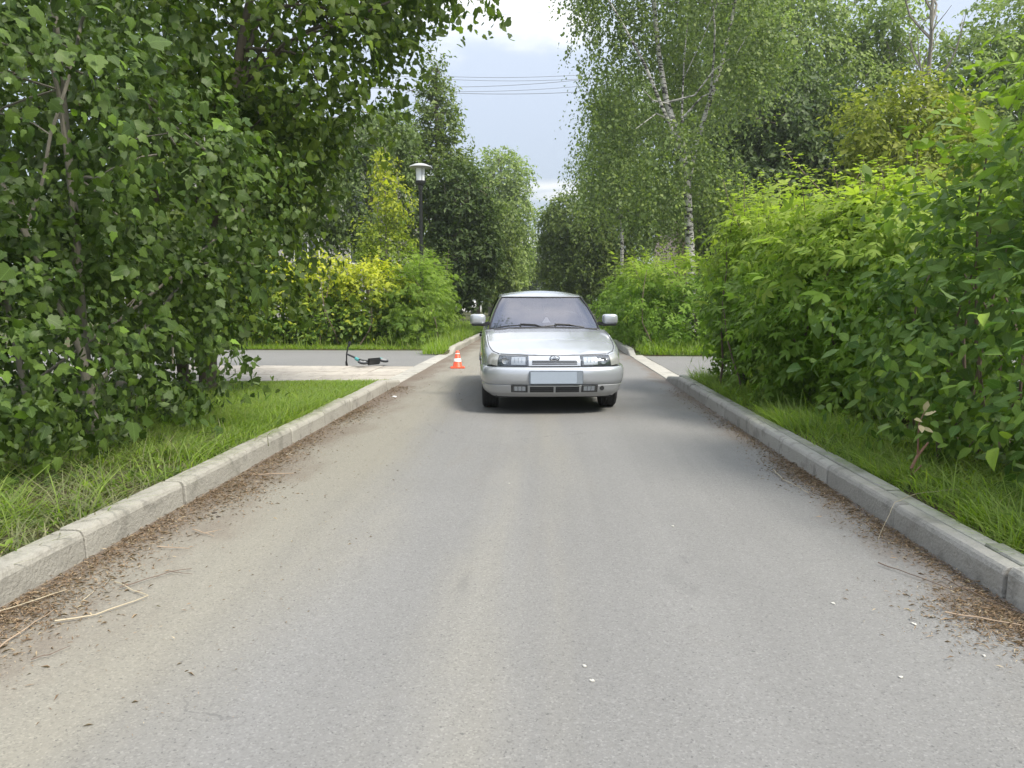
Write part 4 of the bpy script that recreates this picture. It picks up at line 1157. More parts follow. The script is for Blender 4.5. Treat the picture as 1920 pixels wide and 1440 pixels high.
CM = {
    'paint': paint_mat(),
    'screen': screen_mat('athermal windscreen glass', (0.88, 0.89, 1.0), (0.45, 0.46, 0.51), 0.225),
    'glass': screen_mat('tinted side glass', (0.8, 0.85, 0.9), (0.10, 0.11, 0.12), 0.12),
    'lens': screen_mat('clear lamp lens', (1, 1, 1), (0.9, 0.92, 0.94), 0.06),
    'chrome': plain('lamp reflector', (0.40, 0.41, 0.43), 0.5, metal=0.6, var=0.02),
    'lampdark': plain('dark lamp bowl', (0.035, 0.038, 0.045), 0.3, var=0.1),
    'black': plain('black plastic', (0.016, 0.016, 0.018), 0.5, var=0.1),
    'rubber': plain('tyre rubber', (0.026, 0.026, 0.028), 0.8, var=0.2, vscale=60, bump=0.3),
    'rim': plain('alloy rim', (0.45, 0.46, 0.47), 0.35, metal=0.8),
    'indicator': plain('clear indicator lens', (0.36, 0.365, 0.355), 0.2, var=0.1, coat=0.8, metal=0.4, vscale=60),
    'taillight': plain('red tail lamp', (0.35, 0.02, 0.02), 0.25, coat=0.5),
    'plate': plain('blank number plate', (0.31, 0.36, 0.43), 0.5, var=0.02),
    'plateholder': plain('plate holder', (0.20, 0.23, 0.27), 0.45, var=0.05),
    'seat': plain('grey seat cloth', (0.10, 0.10, 0.11), 0.9, var=0.15),
    'dash': plain('grey dashboard', (0.13, 0.13, 0.14), 0.7, var=0.1),
    'white': plain('white plastic', (0.80, 0.80, 0.78), 0.4, var=0.02),
}


def build_car():
    root = thing('saloon_car', 'silver four-door saloon parked facing us in the middle of the road', 'car', (0.10, 8.22, 0.0), R(4.5))
    half = catmull([(0, 0), (0.30, 0.010), (0.50, 0.036), (0.66, 0.092), (0.745, 0.17), (0.785, 0.29), (0.812, 0.50), (0.830, 0.9), (0.838, 1.5), (0.838, 2.8), (0.826, 3.5), (0.79, 3.93), (0.72, 4.11), (0.52, 4.21), (0, 4.26)], 22)
    # resample by arc length
    seg = np.r_[0, np.cumsum(np.linalg.norm(np.diff(half, axis=0), axis=1))]
    A = np.linspace(0, seg[-1], 230)
    half = np.stack([np.interp(A, seg, half[:, 0]), np.interp(A, seg, half[:, 1])], 1)
    tg = np.gradient(half, axis=0); tg /= np.linalg.norm(tg, axis=1, keepdims=True)
    nh = np.stack([-tg[:, 1] * -1, -tg[:, 0]], 1)          # outward
    nh = np.stack([tg[:, 1], -tg[:, 0]], 1)
    ZS = lambda y: np.interp(y, [0, .05, .25, .6, 1.0, 1.4, 2.0, 3.0, 3.6, 4.0, 4.26], [.658, .670, .706, .785, .855, .900, .905, .925, .950, .955, .93])
    EI = lambda v: np.interp(v, [0, .08, .3, .5, .62, .66, .85, .94, 1.0], [.075, .03, .008, 0, .002, .006, .018, .034, .07])
    zb = 0.205
    def P3(i, v, off=0.0, sgn=1):
        x, y = half[i]; ins = EI(v) - off
        if y < 0.5: ins += 0.022 * (1 - y / 0.5)
        return (sgn * (x - nh[i, 0] * ins) if i not in (0,) else 0.0, y - nh[i, 1] * ins, zb + (float(ZS(y)) - zb) * v)
    WC = [(0.80, 0.290), (3.29, 0.290)]; RA = 0.335
    n = len(half); VR = np.linspace(0, 1, 26)
    body = MB()
    for sgn in (1, -1):
        G = [[list(P3(i, v, 0, sgn)) for i in range(n)] for v in VR]
        keep = []
        for r_ in range(len(VR)):
            for i in range(n):
                p = G[r_][i]
                for (wy, wz) in WC:
                    d = math.hypot(p[1] - wy, p[2] - wz)
                    if abs(d - RA) < 0.022 and abs(p[0]) > 0.5 and d > 1e-4:
                        p[1] = wy + (p[1] - wy) * RA / d; p[2] = wz + (p[2] - wz) * RA / d
        vs = [tuple(p) for row in G for p in row]; fs = []
        for r_ in range(len(VR) - 1):
            for i in range(n - 1):
                q = [G[r_][i], G[r_][i + 1], G[r_ + 1][i + 1], G[r_ + 1][i]]
                cy = sum(p[1] for p in q) / 4; cz = sum(p[2] for p in q) / 4; cx = sum(abs(p[0]) for p in q) / 4
                if cx > 0.5 and any(math.hypot(cy - wy, cz - wz) < RA - 0.002 for wy, wz in WC): continue
                fs.append((r_ * n + i, r_ * n + i + 1, (r_ + 1) * n + i + 1, (r_ + 1) * n + i))
        body.add(vs, fs)
    TT = np.linspace(-1, 1, 25)
    def top_pt(i, t, dz=0.0):
        xr, y, z = P3(i, 1.0)
        cr = 0.036 * min(1.0, (y / 0.5)) if y < 2 else 0.05 * min(1.0, (4.26 - y) / 0.3)
        return (xr * t, y + 0.0, z + cr * (1 - abs(t) ** 2.4) + dz)
    vs = []; fs = []; m_ = len(TT)
    for i in range(n):
        for t in TT: vs.append(top_pt(i, t))
    for i in range(n - 1):
        for j in range(m_ - 1):
            y = half[i][1]; x = abs(top_pt(i, (TT[j] + TT[j + 1]) / 2)[0])
            if 1.36 < y < 3.58 and x < 0.66: continue
            fs.append((i * m_ + j, i * m_ + j + 1, (i + 1) * m_ + j + 1, (i + 1) * m_ + j))
    body.add(vs, fs)
    bo = body.build('body', CM['paint'], root, smooth=True)
    under = MB().box((0, 2.13, 0.24), (1.30, 3.9, 0.10)).box((0, 1.9, 0.21), (0.5, 2.6, 0.08)); under.build('underbody', CM['black'], root)
    for sgn in (1, -1):
        for wy, wz in WC:
            lin = MB(); G = []
            for k in range(17):
                a = math.pi * k / 16 * 1.1 - 0.05 * math.pi
                G.append([(sgn * 0.52, wy + math.cos(a) * (RA - .003), wz + math.sin(a) * (RA - .003)), (sgn * 0.80, wy + math.cos(a) * (RA - .003), wz + math.sin(a) * (RA - .003))])
            lin.grid(G); lin.add([(sgn * 0.52, wy - .35, .2), (sgn * .52, wy + .35, .2), (sgn * .52, wy + .35, .64), (sgn * .52, wy - .35, .64)], [(0, 1, 2, 3)])
            lin.build('wheel_arch', CM['black'], root)

    # hood
    idx = [i for i in range(n) if 0.10 < P3(i, 1.0)[1] < 1.30 and half[i][0] > 0.1]
    G = []
    rows = np.linspace(0.105, 1.29, 30)
    def top_y(y, t, dz):
        ii = np.interp(y, [P3(i, 1.0)[1] for i in range(n // 2)], np.arange(n // 2)); i0 = int(ii); f = ii - i0
        a = top_pt(i0, t, dz); b = top_pt(min(i0 + 1, n - 1), t, dz)
        return tuple(a[k] * (1 - f) + b[k] * f for k in range(3))
    yf = lambda t: 0.085 + 0.10 * abs(t) ** 3.0
    for fr_ in np.linspace(0, 1, 30):
        row = []
        for t in np.linspace(-0.955, 0.955, 27):
            y = yf(t) + (1.29 - yf(t)) * fr_
            e = min(1, min((0.955 - abs(t)) * 14, fr_ * 26, (1 - fr_) * 26))
            crease = 0.007 * math.exp(-((abs(t) - 0.60) / 0.06) ** 2)
            row.append(top_y(y, t * 1.02, 0.001 + 0.008 * e ** 0.5 + crease))
        G.append(row)
    hood = MB(); hood.grid(G); hood.build('hood', CM['paint'], root, smooth=True)
    panel_gap = MB()
    panel_gap.tube([top_y(yf(t) - 0.006, t * 1.02, 0.002) for t in np.linspace(-0.955, 0.955, 41)], 0.0055, 5)
    for s in (1, -1): panel_gap.tube([top_y(y, s * 0.98, 0.003) for y in np.linspace(yf(.955), 1.30, 16)], 0.0045, 5)
    panel_gap.build('hood_gap', CM['black'], root)
    cowl = MB(); G = [[top_y(y, t, 0.006 if 1.31 < y < 1.47 else 0.003) for t in np.linspace(-0.86, 0.86, 15)] for y in np.linspace(1.30, 1.50, 6)]
    cowl.grid(G); cowl.build('cowl', CM['black'], root)

    # cabin
    base = [(0, 1.40), (.36, 1.425), (.675, 1.50), (.745, 1.65), (.745, 2.25), (.725, 3.0), (.69, 3.45), (.42, 3.68), (0, 3.74)]
    roof = [(0, 2.12), (.33, 2.14), (.505, 2.19), (.548, 2.30), (.568, 2.65), (.555, 3.05), (.50, 3.18), (.30, 3.26), (0, 3.29)]
    PER = 14
    bc = catmull(base, PER); rc = catmull(roof, PER)
    nb = len(bc)
    zbase = lambda y: float(np.interp(y, [1.2, 1.5, 2.0, 3.0, 3.7], [.905, .890, .895, .915, .965]))
    zroof = lambda y: float(np.interp(y, [2.0, 2.3, 2.7, 3.1, 3.3], [1.325, 1.345, 1.362, 1.352, 1.335]))
    def cab(i, t, sgn=1, off=0.0):
        b = np.array([bc[i][0], bc[i][1], zbase(bc[i][1])]); r_ = np.array([rc[i][0], rc[i][1], zroof(rc[i][1])])
        i0, i1 = max(i - 1, 0), min(i + 1, nb - 1)
        tn = (bc[i1] - bc[i0]) * (1 - t) + (rc[i1] - rc[i0]) * t
        if i == 0 or i == nb - 1: tn = np.array([1.0, 0]) if i == 0 else np.array([-1.0, 0])
        nn = np.array([tn[1], -tn[0], 0.0]); nn /= np.linalg.norm(nn) + 1e-9
        up = (r_ - b); nn = nn - up * (nn @ up) / (up @ up); nn /= np.linalg.norm(nn)
        p = b + up * t + nn * (0.022 * 4 * t * (1 - t) + off)
        return (sgn * p[0], p[1], p[2]), (sgn * nn[0], nn[1], nn[2])
    TV = np.linspace(0, 1, 17)
    # window openings in (index range, height range)
    W = {'ws': (0, int(2.30 * PER), 0.03, 0.955), 'fd': (int(3.2 * PER), int(4.28 * PER), 0.08, 0.93), 'rd': (int(4.42 * PER), int(5.5 * PER), 0.08, 0.93), 'rw': (int(6.6 * PER), nb - 1, 0.08, 0.94)}
    shell = MB()
    for sgn in (1, -1):
        vs = [cab(i, t, sgn)[0] for t in TV for i in range(nb)]; fs = []
        for r_ in range(len(TV) - 1):
            tc_ = (TV[r_] + TV[r_ + 1]) / 2
            for i in range(nb - 1):
                if any(a <= i < b and t0 < tc_ < t1 for a, b, t0, t1 in W.values()): continue
                fs.append((r_ * nb + i, r_ * nb + i + 1, (r_ + 1) * nb + i + 1, (r_ + 1) * nb + i))
        shell.add(vs, fs)
    shell.build('pillar', CM['paint'], root, smooth=True)
    rf = MB(); vs = []; fs = []; TT2 = np.linspace(-1, 1, 21)
    for i in range(nb):
        (x, y, z), _ = cab(i, 1.0)
        for t in TT2:
            cr = 0.058 * min(1, max(0.0, (y - 2.12) / 0.45)) ** 0.6 * min(1, max(0.0, (3.29 - y) / 0.35)) ** 0.6
            vs.append((x * t * 1.0, y, z + 0.002 + cr * (1 - abs(t) ** 2.3)))
    for i in range(nb - 1):
        for j in range(len(TT2) - 1): fs.append((i * 21 + j, i * 21 + j + 1, (i + 1) * 21 + j + 1, (i + 1) * 21 + j))
    rf.add(vs, fs); rf.build('roof', CM['paint'], root, smooth=True)
    # windscreen across both halves
    def glass(name, a, b, t0, t1, mat, both, off=0.004):
        if both:
            cols = [(i, -1) for i in range(b, a, -1)] + [(i, 1) for i in range(a, b + 1)] if a == 0 else [(i, 1) for i in range(a, b + 1)] + [(i, -1) for i in range(b - 1, a - 1, -1)]
            g_ = MB(); g_.grid([[cab(i, t, s, off)[0] for i, s in cols] for t in np.linspace(t0, t1, 9)]); return [g_.build(name, mat, root, smooth=True)]
        res = []
        for s in (1, -1):
            g_ = MB(); g_.grid([[cab(i, t, s, off)[0] for i in range(a, b + 1)] for t in np.linspace(t0, t1, 7)]); res.append(g_.build(name, mat, root, smooth=True))
        return res
    a, b, t0, t1 = W['ws']; ws = glass('windscreen', a, b, t0 + .0, t1 - .0, CM['screen'], True)[0]
    # black rubber seal round the windscreen
    seal = MB()
    for s in (1, -1):
        seal.tube([cab(b, t, s, 0.007)[0] for t in np.linspace(t0 - .02, t1, 8)], 0.011, 6)
        seal.tube([cab(i, t1, s, 0.007)[0] for i in range(0, b + 1, 3)], 0.008, 6)
        seal.tube([cab(i, t0, s, 0.007)[0] for i in range(0, b + 1, 3)], 0.012, 6)
    seal.build('seal', CM['black'], ws, smooth=True)
    for k in ('fd', 'rd'):
        a, b, t0, t1 = W[k]; glass('side_window', a, b, t0, t1, CM['glass'], False)
    a, b, t0, t1 = W['rw']; glass('rear_window', a, b, t0, t1, CM['glass'], True)
    # doors: panels a few mm proud of the flank, with handles
    for s in (1, -1):
        for (ya, yb) in ((1.50, 2.47), (2.49, 3.30)):
            ia = [i for i in range(n) if ya <= half[i][1] <= yb and half[i][0] > 0.7]
            d = MB()
            vv = [v for v in np.linspace(0.06, 0.985, 14)]
            if yb > 3: vv = [v for v in vv if v > 0.0]
            G = [[(P3(i, v, 0.004, s), (s, 0, 0)) for i in ia] for v in vv]
            d.plate(G, 0.004)
            do = d.build('door', CM['paint'], root, smooth=True)
            hy = yb - 0.16
            MB().box((s * 0.838, hy, 0.80), (0.03, 0.17, 0.035)).build('handle', CM['black'], do, bevel=0.008)
            MB().box((s * 0.846, (ya + yb) / 2, 0.53), (0.012, (yb - ya) * 0.96, 0.055)).build('moulding', CM['paint'], do, bevel=0.004)

    # nose: panels that follow the plan curve
    def nose(a, z, off):
        """a = signed arc length from the centre line"""
        s = 1 if a >= 0 else -1
        x = np.interp(abs(a), A, half[:, 0]); y = np.interp(abs(a), A, half[:, 1]); nx = np.interp(abs(a), A, nh[:, 0]); ny = np.interp(abs(a), A, nh[:, 1])
        if abs(a) < 1e-6: nx, ny = 0, -1
        v = (z - zb) / (float(ZS(y)) - zb); ins = float(EI(min(1, max(0, v)))) + (0.022 * (1 - y / 0.5) if y < 0.5 else 0)
        lean = 0.0
        return (s * (x + nx * (off - ins)), y + ny * (off - ins), z), (s * nx, ny, 0.0)
    def panel(name, a0, a1, z0, z1, off, th, mat, parent, na=14, nz=5, z0b=None, z1b=None, smooth=True, lean=0.0):
        mb = MB(); G = []
        for k in range(nz):
            row = []
            for j in range(na):
                f = j / (na - 1); a = a0 + (a1 - a0) * f
                zz0 = z0 + ((z0b if z0b is not None else z0) - z0) * f; zz1 = z1 + ((z1b if z1b is not None else z1) - z1) * f
                row.append(nose(a, zz0 + (zz1 - zz0) * k / (nz - 1), off + lean * k / (nz - 1)))
            G.append(row)
        mb.plate(G, th)
        return mb.build(name, mat, parent, smooth=smooth)
    # bumper
    prof = [(.205, -.06), (.222, -.022), (.238, .000), (.262, .010), (.300, .016), (.338, .022), (.346, .012), (.356, .024), (.40, .034), (.46, .038), (.505, .036), (.532, .026), (.545, .010), (.550, -.03)]
    amax = float(np.interp(0.465, half[:, 1][:60], A[:60]))
    bm_ = MB(); G = []
    for z, off in prof:
        row = []
        for a in np.linspace(-amax, amax, 61):
            k = min(1, (amax - abs(a)) / 0.25); row.append(nose(a, z, 0.006 + off * (0.35 + 0.65 * k) + 0.004)[0])
        G.append(row)
    bm_.grid(G); bump = bm_.build('bumper', CM['paint'], root, smooth=True)
    panel('air_intake', -0.275, -0.012, .262, .330, .030, .02, CM['black'], bump)
    panel('air_intake', 0.012, 0.275, .262, .330, .030, .02, CM['black'], bump)
    for s in (1, -1):
        for q in range(2):
            panel('slat', s * 0.27, s * 0.02, .281 + q * .022, .287 + q * .022, .033, .006, CM['lampdark'], bump, 8, 2)
        fl = panel('fog_lamp', s * 0.30, s * 0.485, .262, .345, .032, .03, CM['black'], root)
        for q in range(3): panel('reflector', s * (0.325 + q * 0.043), s * (0.361 + q * 0.043), .280, .328, .035, .012, CM['chrome'], fl, 4, 3)
        panel('lens', s * 0.318, s * 0.468, .272, .336, .039, .003, CM['lens'], fl, 8, 3)
    tow = MB(); c, nn = nose(0.535, 0.305, 0.033); tow.lathe([(0.0, -.004), (0.026, -.004), (0.026, .004), (0.0, .004)], c, 16, 'y'); tow.build('tow_cover', CM['black'], bump)
    # number plate with holder
    c, _ = nose(0.0, 0.44, 0.052)
    hold = MB().box((0.012, c[1] + 0.002, 0.430), (0.60, 0.014, 0.150)); ho = hold.build('plate_holder', CM['plateholder'], bump, bevel=0.012)
    MB().box((-0.015, c[1] - 0.008, 0.430), (0.515, 0.006, 0.135)).build('number_plate', CM['plate'], bump, bevel=0.004)
    # grille
    gr = panel('grille', -0.288, 0.288, .556, .664, .030, .02, CM['paint'], root, 20, 5, lean=-0.012)
    for q in range(3): panel('grille_slot', -0.250, 0.250, .572 + q * .0175, .5805 + q * .0175, .0315, .006, CM['black'], gr, 16, 2)
    em = MB(); c, _ = nose(0.0, 0.645, 0.040)
    ring = []
    for k in range(33):
        a = 2 * math.pi * k / 32; ring.append((math.cos(a) * 0.052, c[1] - 0.004, 0.640 + math.sin(a) * 0.029))
    em.tube(ring, 0.0055, 6, False)
    em.tube([(-0.034, c[1] - .004, .632), (-.012, c[1] - .005, .628), (.018, c[1] - .005, .630), (.036, c[1] - .004, .640)], [.003, .005, .005, .002], 6)
    em.tube([(-.008, c[1] - .005, .630), (-.010, c[1] - .005, .650), (-.002, c[1] - .005, .660), (.008, c[1] - .005, .648), (.006, c[1] - .005, .631)], [.004, .004, .003, .004, .004], 6)
    em.build('emblem', CM['lampdark'], root, smooth=True)
    # headlights
    for s in (1, -1):
        hl = panel('headlight', s * 0.297, s * 0.735, .554, .664, .022, .03, CM['lampdark'], root, 18, 5, z1b=.672, lean=-0.010)
        panel('reflector', s * 0.325, s * 0.485, .568, .652, .028, .010, CM['chrome'], hl, 8, 4, lean=-0.008)
        rb = MB(); c, nn = nose(s * 0.555, 0.610, 0.026); rb.lathe([(0.0, 0.004), (0.030, -0.002), (0.036, -0.012), (0.036, 0.012)], c, 20, 'y'); rb.build('reflector', CM['chrome'], hl, smooth=True)
        bar = MB()
        for q in range(3): 
            c, nn = nose(s * (0.365 + q * 0.040), 0.61, 0.031); bar.box((c[0], c[1], .61), (0.003, 0.003, 0.075))
        bar.build('lens_rib', CM['lampdark'], hl)
        panel('lens', s * 0.300, s * 0.640, .557, .662, .034, .003, CM['lens'], hl, 12, 4, lean=-0.010)
        panel('indicator', s * 0.645, s * 0.790, .556, .668, .033, .012, CM['indicator'], hl, 10, 4, z0b=.575, z1b=.690, lean=-0.010)
    # strip between lights and bumper
    panel('seam', -0.80, 0.80, .5455, .5525, .022, .012, CM['lampdark'], bump, 40, 2)

    # mirrors
    for s in (1, -1):
        mr = MB(); vs = []; fs = []
        cx, cy, cz = s * 0.868, 1.62, 1.035
        nu, nv = 20, 10
        def sp(v, e): return math.copysign(abs(v) ** e, v)
        for j in range(nv + 1):
            ph = -math.pi / 2 + math.pi * j / nv
            for k in range(nu):
                th = 2 * math.pi * k / nu
                vs.append((cx + 0.104 * sp(math.cos(ph), .45) * sp(math.cos(th), .5), cy + 0.06 * sp(math.cos(ph), .6) * sp(math.sin(th), .9), cz + 0.068 * sp(math.sin(ph), .5)))
        for j in range(nv):
            for k in range(nu): fs.append((j * nu + k, j * nu + (k + 1) % nu, (j + 1) * nu + (k + 1) % nu, (j + 1) * nu + k))
        mr.add(vs, fs); mo = mr.build('mirror', CM['paint'], root, smooth=True)
        MB().box((cx - s * 0.015, cy + 0.005, cz - 0.072), (0.195, 0.10, 0.030)).build('mirror_base', CM['black'], mo, bevel=0.01)
        MB().box((cx - s * 0.10, cy + 0.02, cz - 0.062), (0.13, 0.07, 0.05), Matrix.Rotation(s * 0.15, 3, 'Y')).build('mirror_arm', CM['black'], mo, bevel=0.012)
    # wipers
    for x0, x1, px in ((-0.60, 0.03, -0.30), (-0.08, 0.50, 0.14)):
        def wsp(x, t, off):
            ii = int(np.argmin(np.abs(bc[:int(2.4 * PER), 0] * (1 - t) + rc[:int(2.4 * PER), 0] * t - abs(x)))); return cab(ii, t, 1 if x >= 0 else -1, off)[0]
        w = MB(); w.tube([wsp(x, 0.045 + 0.05 * math.sin((x - x0) / (x1 - x0) * math.pi), 0.022) for x in np.linspace(x0, x1, 9)], 0.009, 6)
        w.tube([wsp(px - .02, 0.0, 0.025), wsp(px, 0.10, 0.034), wsp((px + x1) / 2, 0.09, 0.034), wsp(x1 - .08, 0.05, 0.03)], [.016, .013, .009, .007], 6)
        w.build('wiper', CM['black'], root, smooth=True)

    # wheels
    def wheel(x, y, s):
        wv = bpy.data.objects.new('wheel', None); wv.location = (x, y, 0.288); link(wv, root)
        wv.rotation_euler = (0, 0, R(-1.5) if y < 2 else 0)
        ty = MB(); hw = 0.098
        pf = [(0.185, -hw * .8), (0.225, -hw), (0.262, -hw * .98), (0.281, -hw * .82)]
        for q in (-.55, -.2, .2, .55):
            pf += [(0.287, hw * (q - .09)), (0.279, hw * (q - .06)), (0.279, hw * (q + .06)), (0.287, hw * (q + .09))]
        pf += [(0.281, hw * .82), (0.262, hw * .98), (0.225, hw), (0.185, hw * .8)]
        ty.lathe(pf, (0, 0, 0), 40, 'x'); ty.build('tyre', CM['rubber'], wv, smooth=True)
        ri = MB(); ri.lathe([(0.187, -.07), (0.187, .078), (0.176, .082), (0.168, .06), (0.168, -.07)], (0, 0, 0), 32, 'x') if s > 0 else ri.lathe([(0.187, .07), (0.187, -.078), (0.176, -.082), (0.168, -.06), (0.168, .07)], (0, 0, 0), 32, 'x')
        for q in range(5):
            a = 2 * math.pi * q / 5 + .3
            for da in (-.13, .13):
                ri.tube([(s * .058, math.cos(a) * .045, math.sin(a) * .045), (s * .070, math.cos(a + da * .6) * .11, math.sin(a + da * .6) * .11), (s * .062, math.cos(a + da) * .172, math.sin(a + da) * .172)], [.02, .015, .016], 6)
        ri.lathe([(0.0, s * .078), (0.05, s * .07), (0.058, s * .045)], (0, 0, 0), 20, 'x'); ri.build('rim', CM['rim'], wv, smooth=True)
        MB().lathe([(0.0, s * .012), (0.13, s * .012), (0.13, -s * .01)], (0, 0, 0), 24, 'x').build('brake_disc', CM['lampdark'], wv)
    for s in (1, -1):
        wheel(s * 0.705, 0.80, s); wheel(s * 0.69, 3.29, s)
    # cabin interior
    d = MB(); d.box((0, 1.72, 0.80), (1.30, 0.55, 0.17)).box((0, 1.70, 0.86), (1.30, .30, .08)).box((-0.33, 1.8, .91), (.36, .22, .07)); d.build('dashboard', CM['dash'], root, bevel=0.03)
    MB().box((0, 2.5, .42), (1.3, 2.4, .06)).box((0, 3.6, .78), (1.3, .3, .3)).build('cabin_floor', CM['black'], root)
    for s in (1, -1):
        se = MB().box((s * .34, 2.35, .60), (.48, .5, .20)).box((s * .34, 2.62, .88), (.46, .14, .56), Matrix.Rotation(R(-14), 3, 'X')); so = se.build('seat', CM['seat'], root, bevel=.05)
        MB().box((s * .34, 2.70, 1.19), (.24, .09, .15)).build('headrest', CM['seat'], so, bevel=.03)
    MB().box((0, 3.2, .60), (1.2, .5, .2)).box((0, 3.42, .85), (1.2, .14, .46)).build('rear_seat', CM['seat'], root, bevel=.04)
    st = MB(); ringp = [(0.35 + math.cos(2 * math.pi * k / 24) * .185, 2.02 - math.sin(2 * math.pi * k / 24) * .08, .955 + math.sin(2 * math.pi * k / 24) * .17) for k in range(25)]
    st.tube(ringp, .014, 6, False); st.box((.35, 2.0, .955), (.30, .04, .06)); st.build('steering_wheel', CM['black'], root, smooth=False)
    MB().box((0, 2.12, 1.245), (.20, .03, .06)).build('rear_view_mirror', CM['black'], root, bevel=.01)
    # rear bumper and lamps
    rb = MB(); G = []
    an = float(A[-1])
    for z, off in ((.24, -.02), (.27, .02), (.45, .035), (.53, .02), (.545, -.02)):
        G.append([nose(sg * a, z, off) [0] for sg, a in [(1, q) for q in np.linspace(an - 1.15, an - .001, 22)] + [(-1, q) for q in np.linspace(an - .001, an - 1.15, 22)]])
    rb.grid(G); rb.build('rear_bumper', CM['paint'], root, smooth=True)
    for s in (1, -1): panel('tail_light', s * (an - .42), s * (an - .80), .70, .86, .012, .02, CM['taillight'], root, 10, 4)
    return root


car_root = build_car()
# small white paper triangle hung behind the windscreen
_cm = Matrix.Translation((0.10, 8.22, 0)) @ Matrix.Rotation(R(4.5), 4, 'Z')
af = thing('air_freshener', 'little white triangular air freshener behind the car windscreen', 'air freshener', tuple(_cm @ Vector((0.06, 1.97, 1.0))), R(4.8))
MB().add([(-.055, 0, -.02), (.055, 0, -.02), (.012, 0, .05), (-.012, 0, .05), (-.055, .012, -.02), (.055, .012, -.02), (.012, .012, .05), (-.012, .012, .05)],
         [(0, 1, 2, 3), (7, 6, 5, 4), (0, 4, 5, 1), (1, 5, 6, 2), (2, 6, 7, 3), (3, 7, 4, 0)]).build('card', CM['white'], af)
MB().tube([(0, .006, .05), (-.04, .10, .22)], .0025, 5).build('string', CM['seat'], af)

# ------------------------------------------------------------------ traffic cone
def cone():
    om = plain('orange cone plastic', (0.80, 0.105, 0.045), 0.45, var=0.06); wm = plain('white reflective band', (0.82, 0.82, 0.80), 0.4, var=0.03)
    root = thing('traffic_cone', 'small orange traffic cone with white band beside the left kerb', 'traffic cone', (-1.69, 14.2, 0.0), R(8))
    b = MB().box((0, 0, .0125), (.27, .27, .025)); b.build('base', om, root, bevel=.006)
    prof = lambda z: 0.094 - (0.094 - 0.026) * (z / 0.33)
    c = MB().lathe([(prof(0) + .006, .024), (prof(.03), .04), (prof(.30), .325), (prof(.30) - .006, .332), (0.0, .332)], (0, 0, 0), 28); c.build('cone_body', om, root, smooth=True)
    for z0, z1 in ((.125, .185), (.272, .285)):
        MB().lathe([(prof(z0 - .02) + .0005, z0), (prof(z0 - .02) + .003, z0 + .002), (prof(z1 - .02) + .003, z1 - .002), (prof(z1 - .02) + .0005, z1)], (0, 0, 0), 28).build('stripe', wm, root, smooth=True)
cone()

# ------------------------------------------------------------------ kick scooter lying on its side
def scooter():
    dk = plain('black scooter metal', (0.014, 0.015, 0.017), 0.4); gy = plain('grey deck grip', (0.09, 0.095, 0.10), 0.8, var=0.15); te = plain('teal plastic', (0.05, 0.30, 0.30), 0.4); wl = plain('grey wheel', (0.25, 0.25, 0.25), 0.5)
    root = thing('kick_scooter', 'black kick scooter with teal fittings lying on the path', 'scooter', (-3.38, 14.15, 0.085))
    up = Vector((-.84, .50, .24)).normalized(); sd_ = Vector((0, 0, 1)); sd_ = (sd_ - up * sd_.dot(up)).normalized(); bk = up.cross(sd_)
    root.rotation_mode = 'QUATERNION'
    root.rotation_quaternion = Matrix((sd_, bk, up)).transposed().to_quaternion()   # local x = side, y = along deck, z = stem
    MB().box((0, .22, .095), (.135, .34, .05)).build('deck', dk, root, bevel=.018)
    MB().box((0, .22, .122), (.115, .30, .006)).build('grip_tape', gy, root)
    for y in (-.09, .49):
        w = MB().lathe([(.03, -.02), (.075, -.022), (.095, -.012), (.095, .012), (.075, .022), (.03, .02)], (0, y, .095), 28, 'x').build('wheel', dk, root, smooth=True)
        MB().lathe([(0, -.024), (.062, -.023), (.062, .023), (0, .024)], (0, y, .095), 24, 'x').build('hub', wl, w)
    MB().tube([(0, .44, .195), (0, .49, .205), (0, .55, .195)], [.022, .024, .022], 8).build('mudguard', te, root)
    MB().tube([(0, .08, .11), (0, .0, .17), (0, -.05, .24)], [.026, .028, .03], 8).build('neck', dk, root, smooth=True)
    MB().tube([(0, -.06, .20), (0, -.03, .34)], .034, 10).build('headset', te, root, smooth=True)
    f = MB(); 
    for s in (-1, 1): f.box((s * .032, -.075, .15), (.008, .03, .13))
    f.build('fork', dk, root)
    MB().tube([(0, -.05, .22), (0, .01, .42), (0, .03, .66)], [.022, .020, .018], 10).build('stem', dk, root, smooth=True)
    MB().tube([(-.235, .06, .62), (-.16, .04, .64), (0, .03, .66), (.16, .04, .66), (.25, .06, .66)], .014, 8).build('handlebar', dk, root, smooth=True)
    for s in (-1, 1): MB().tube([(s * .15, .04, .65), (s * .25, .06, .64)], .020, 10).build('grip', dk, root, smooth=True)
scooter()

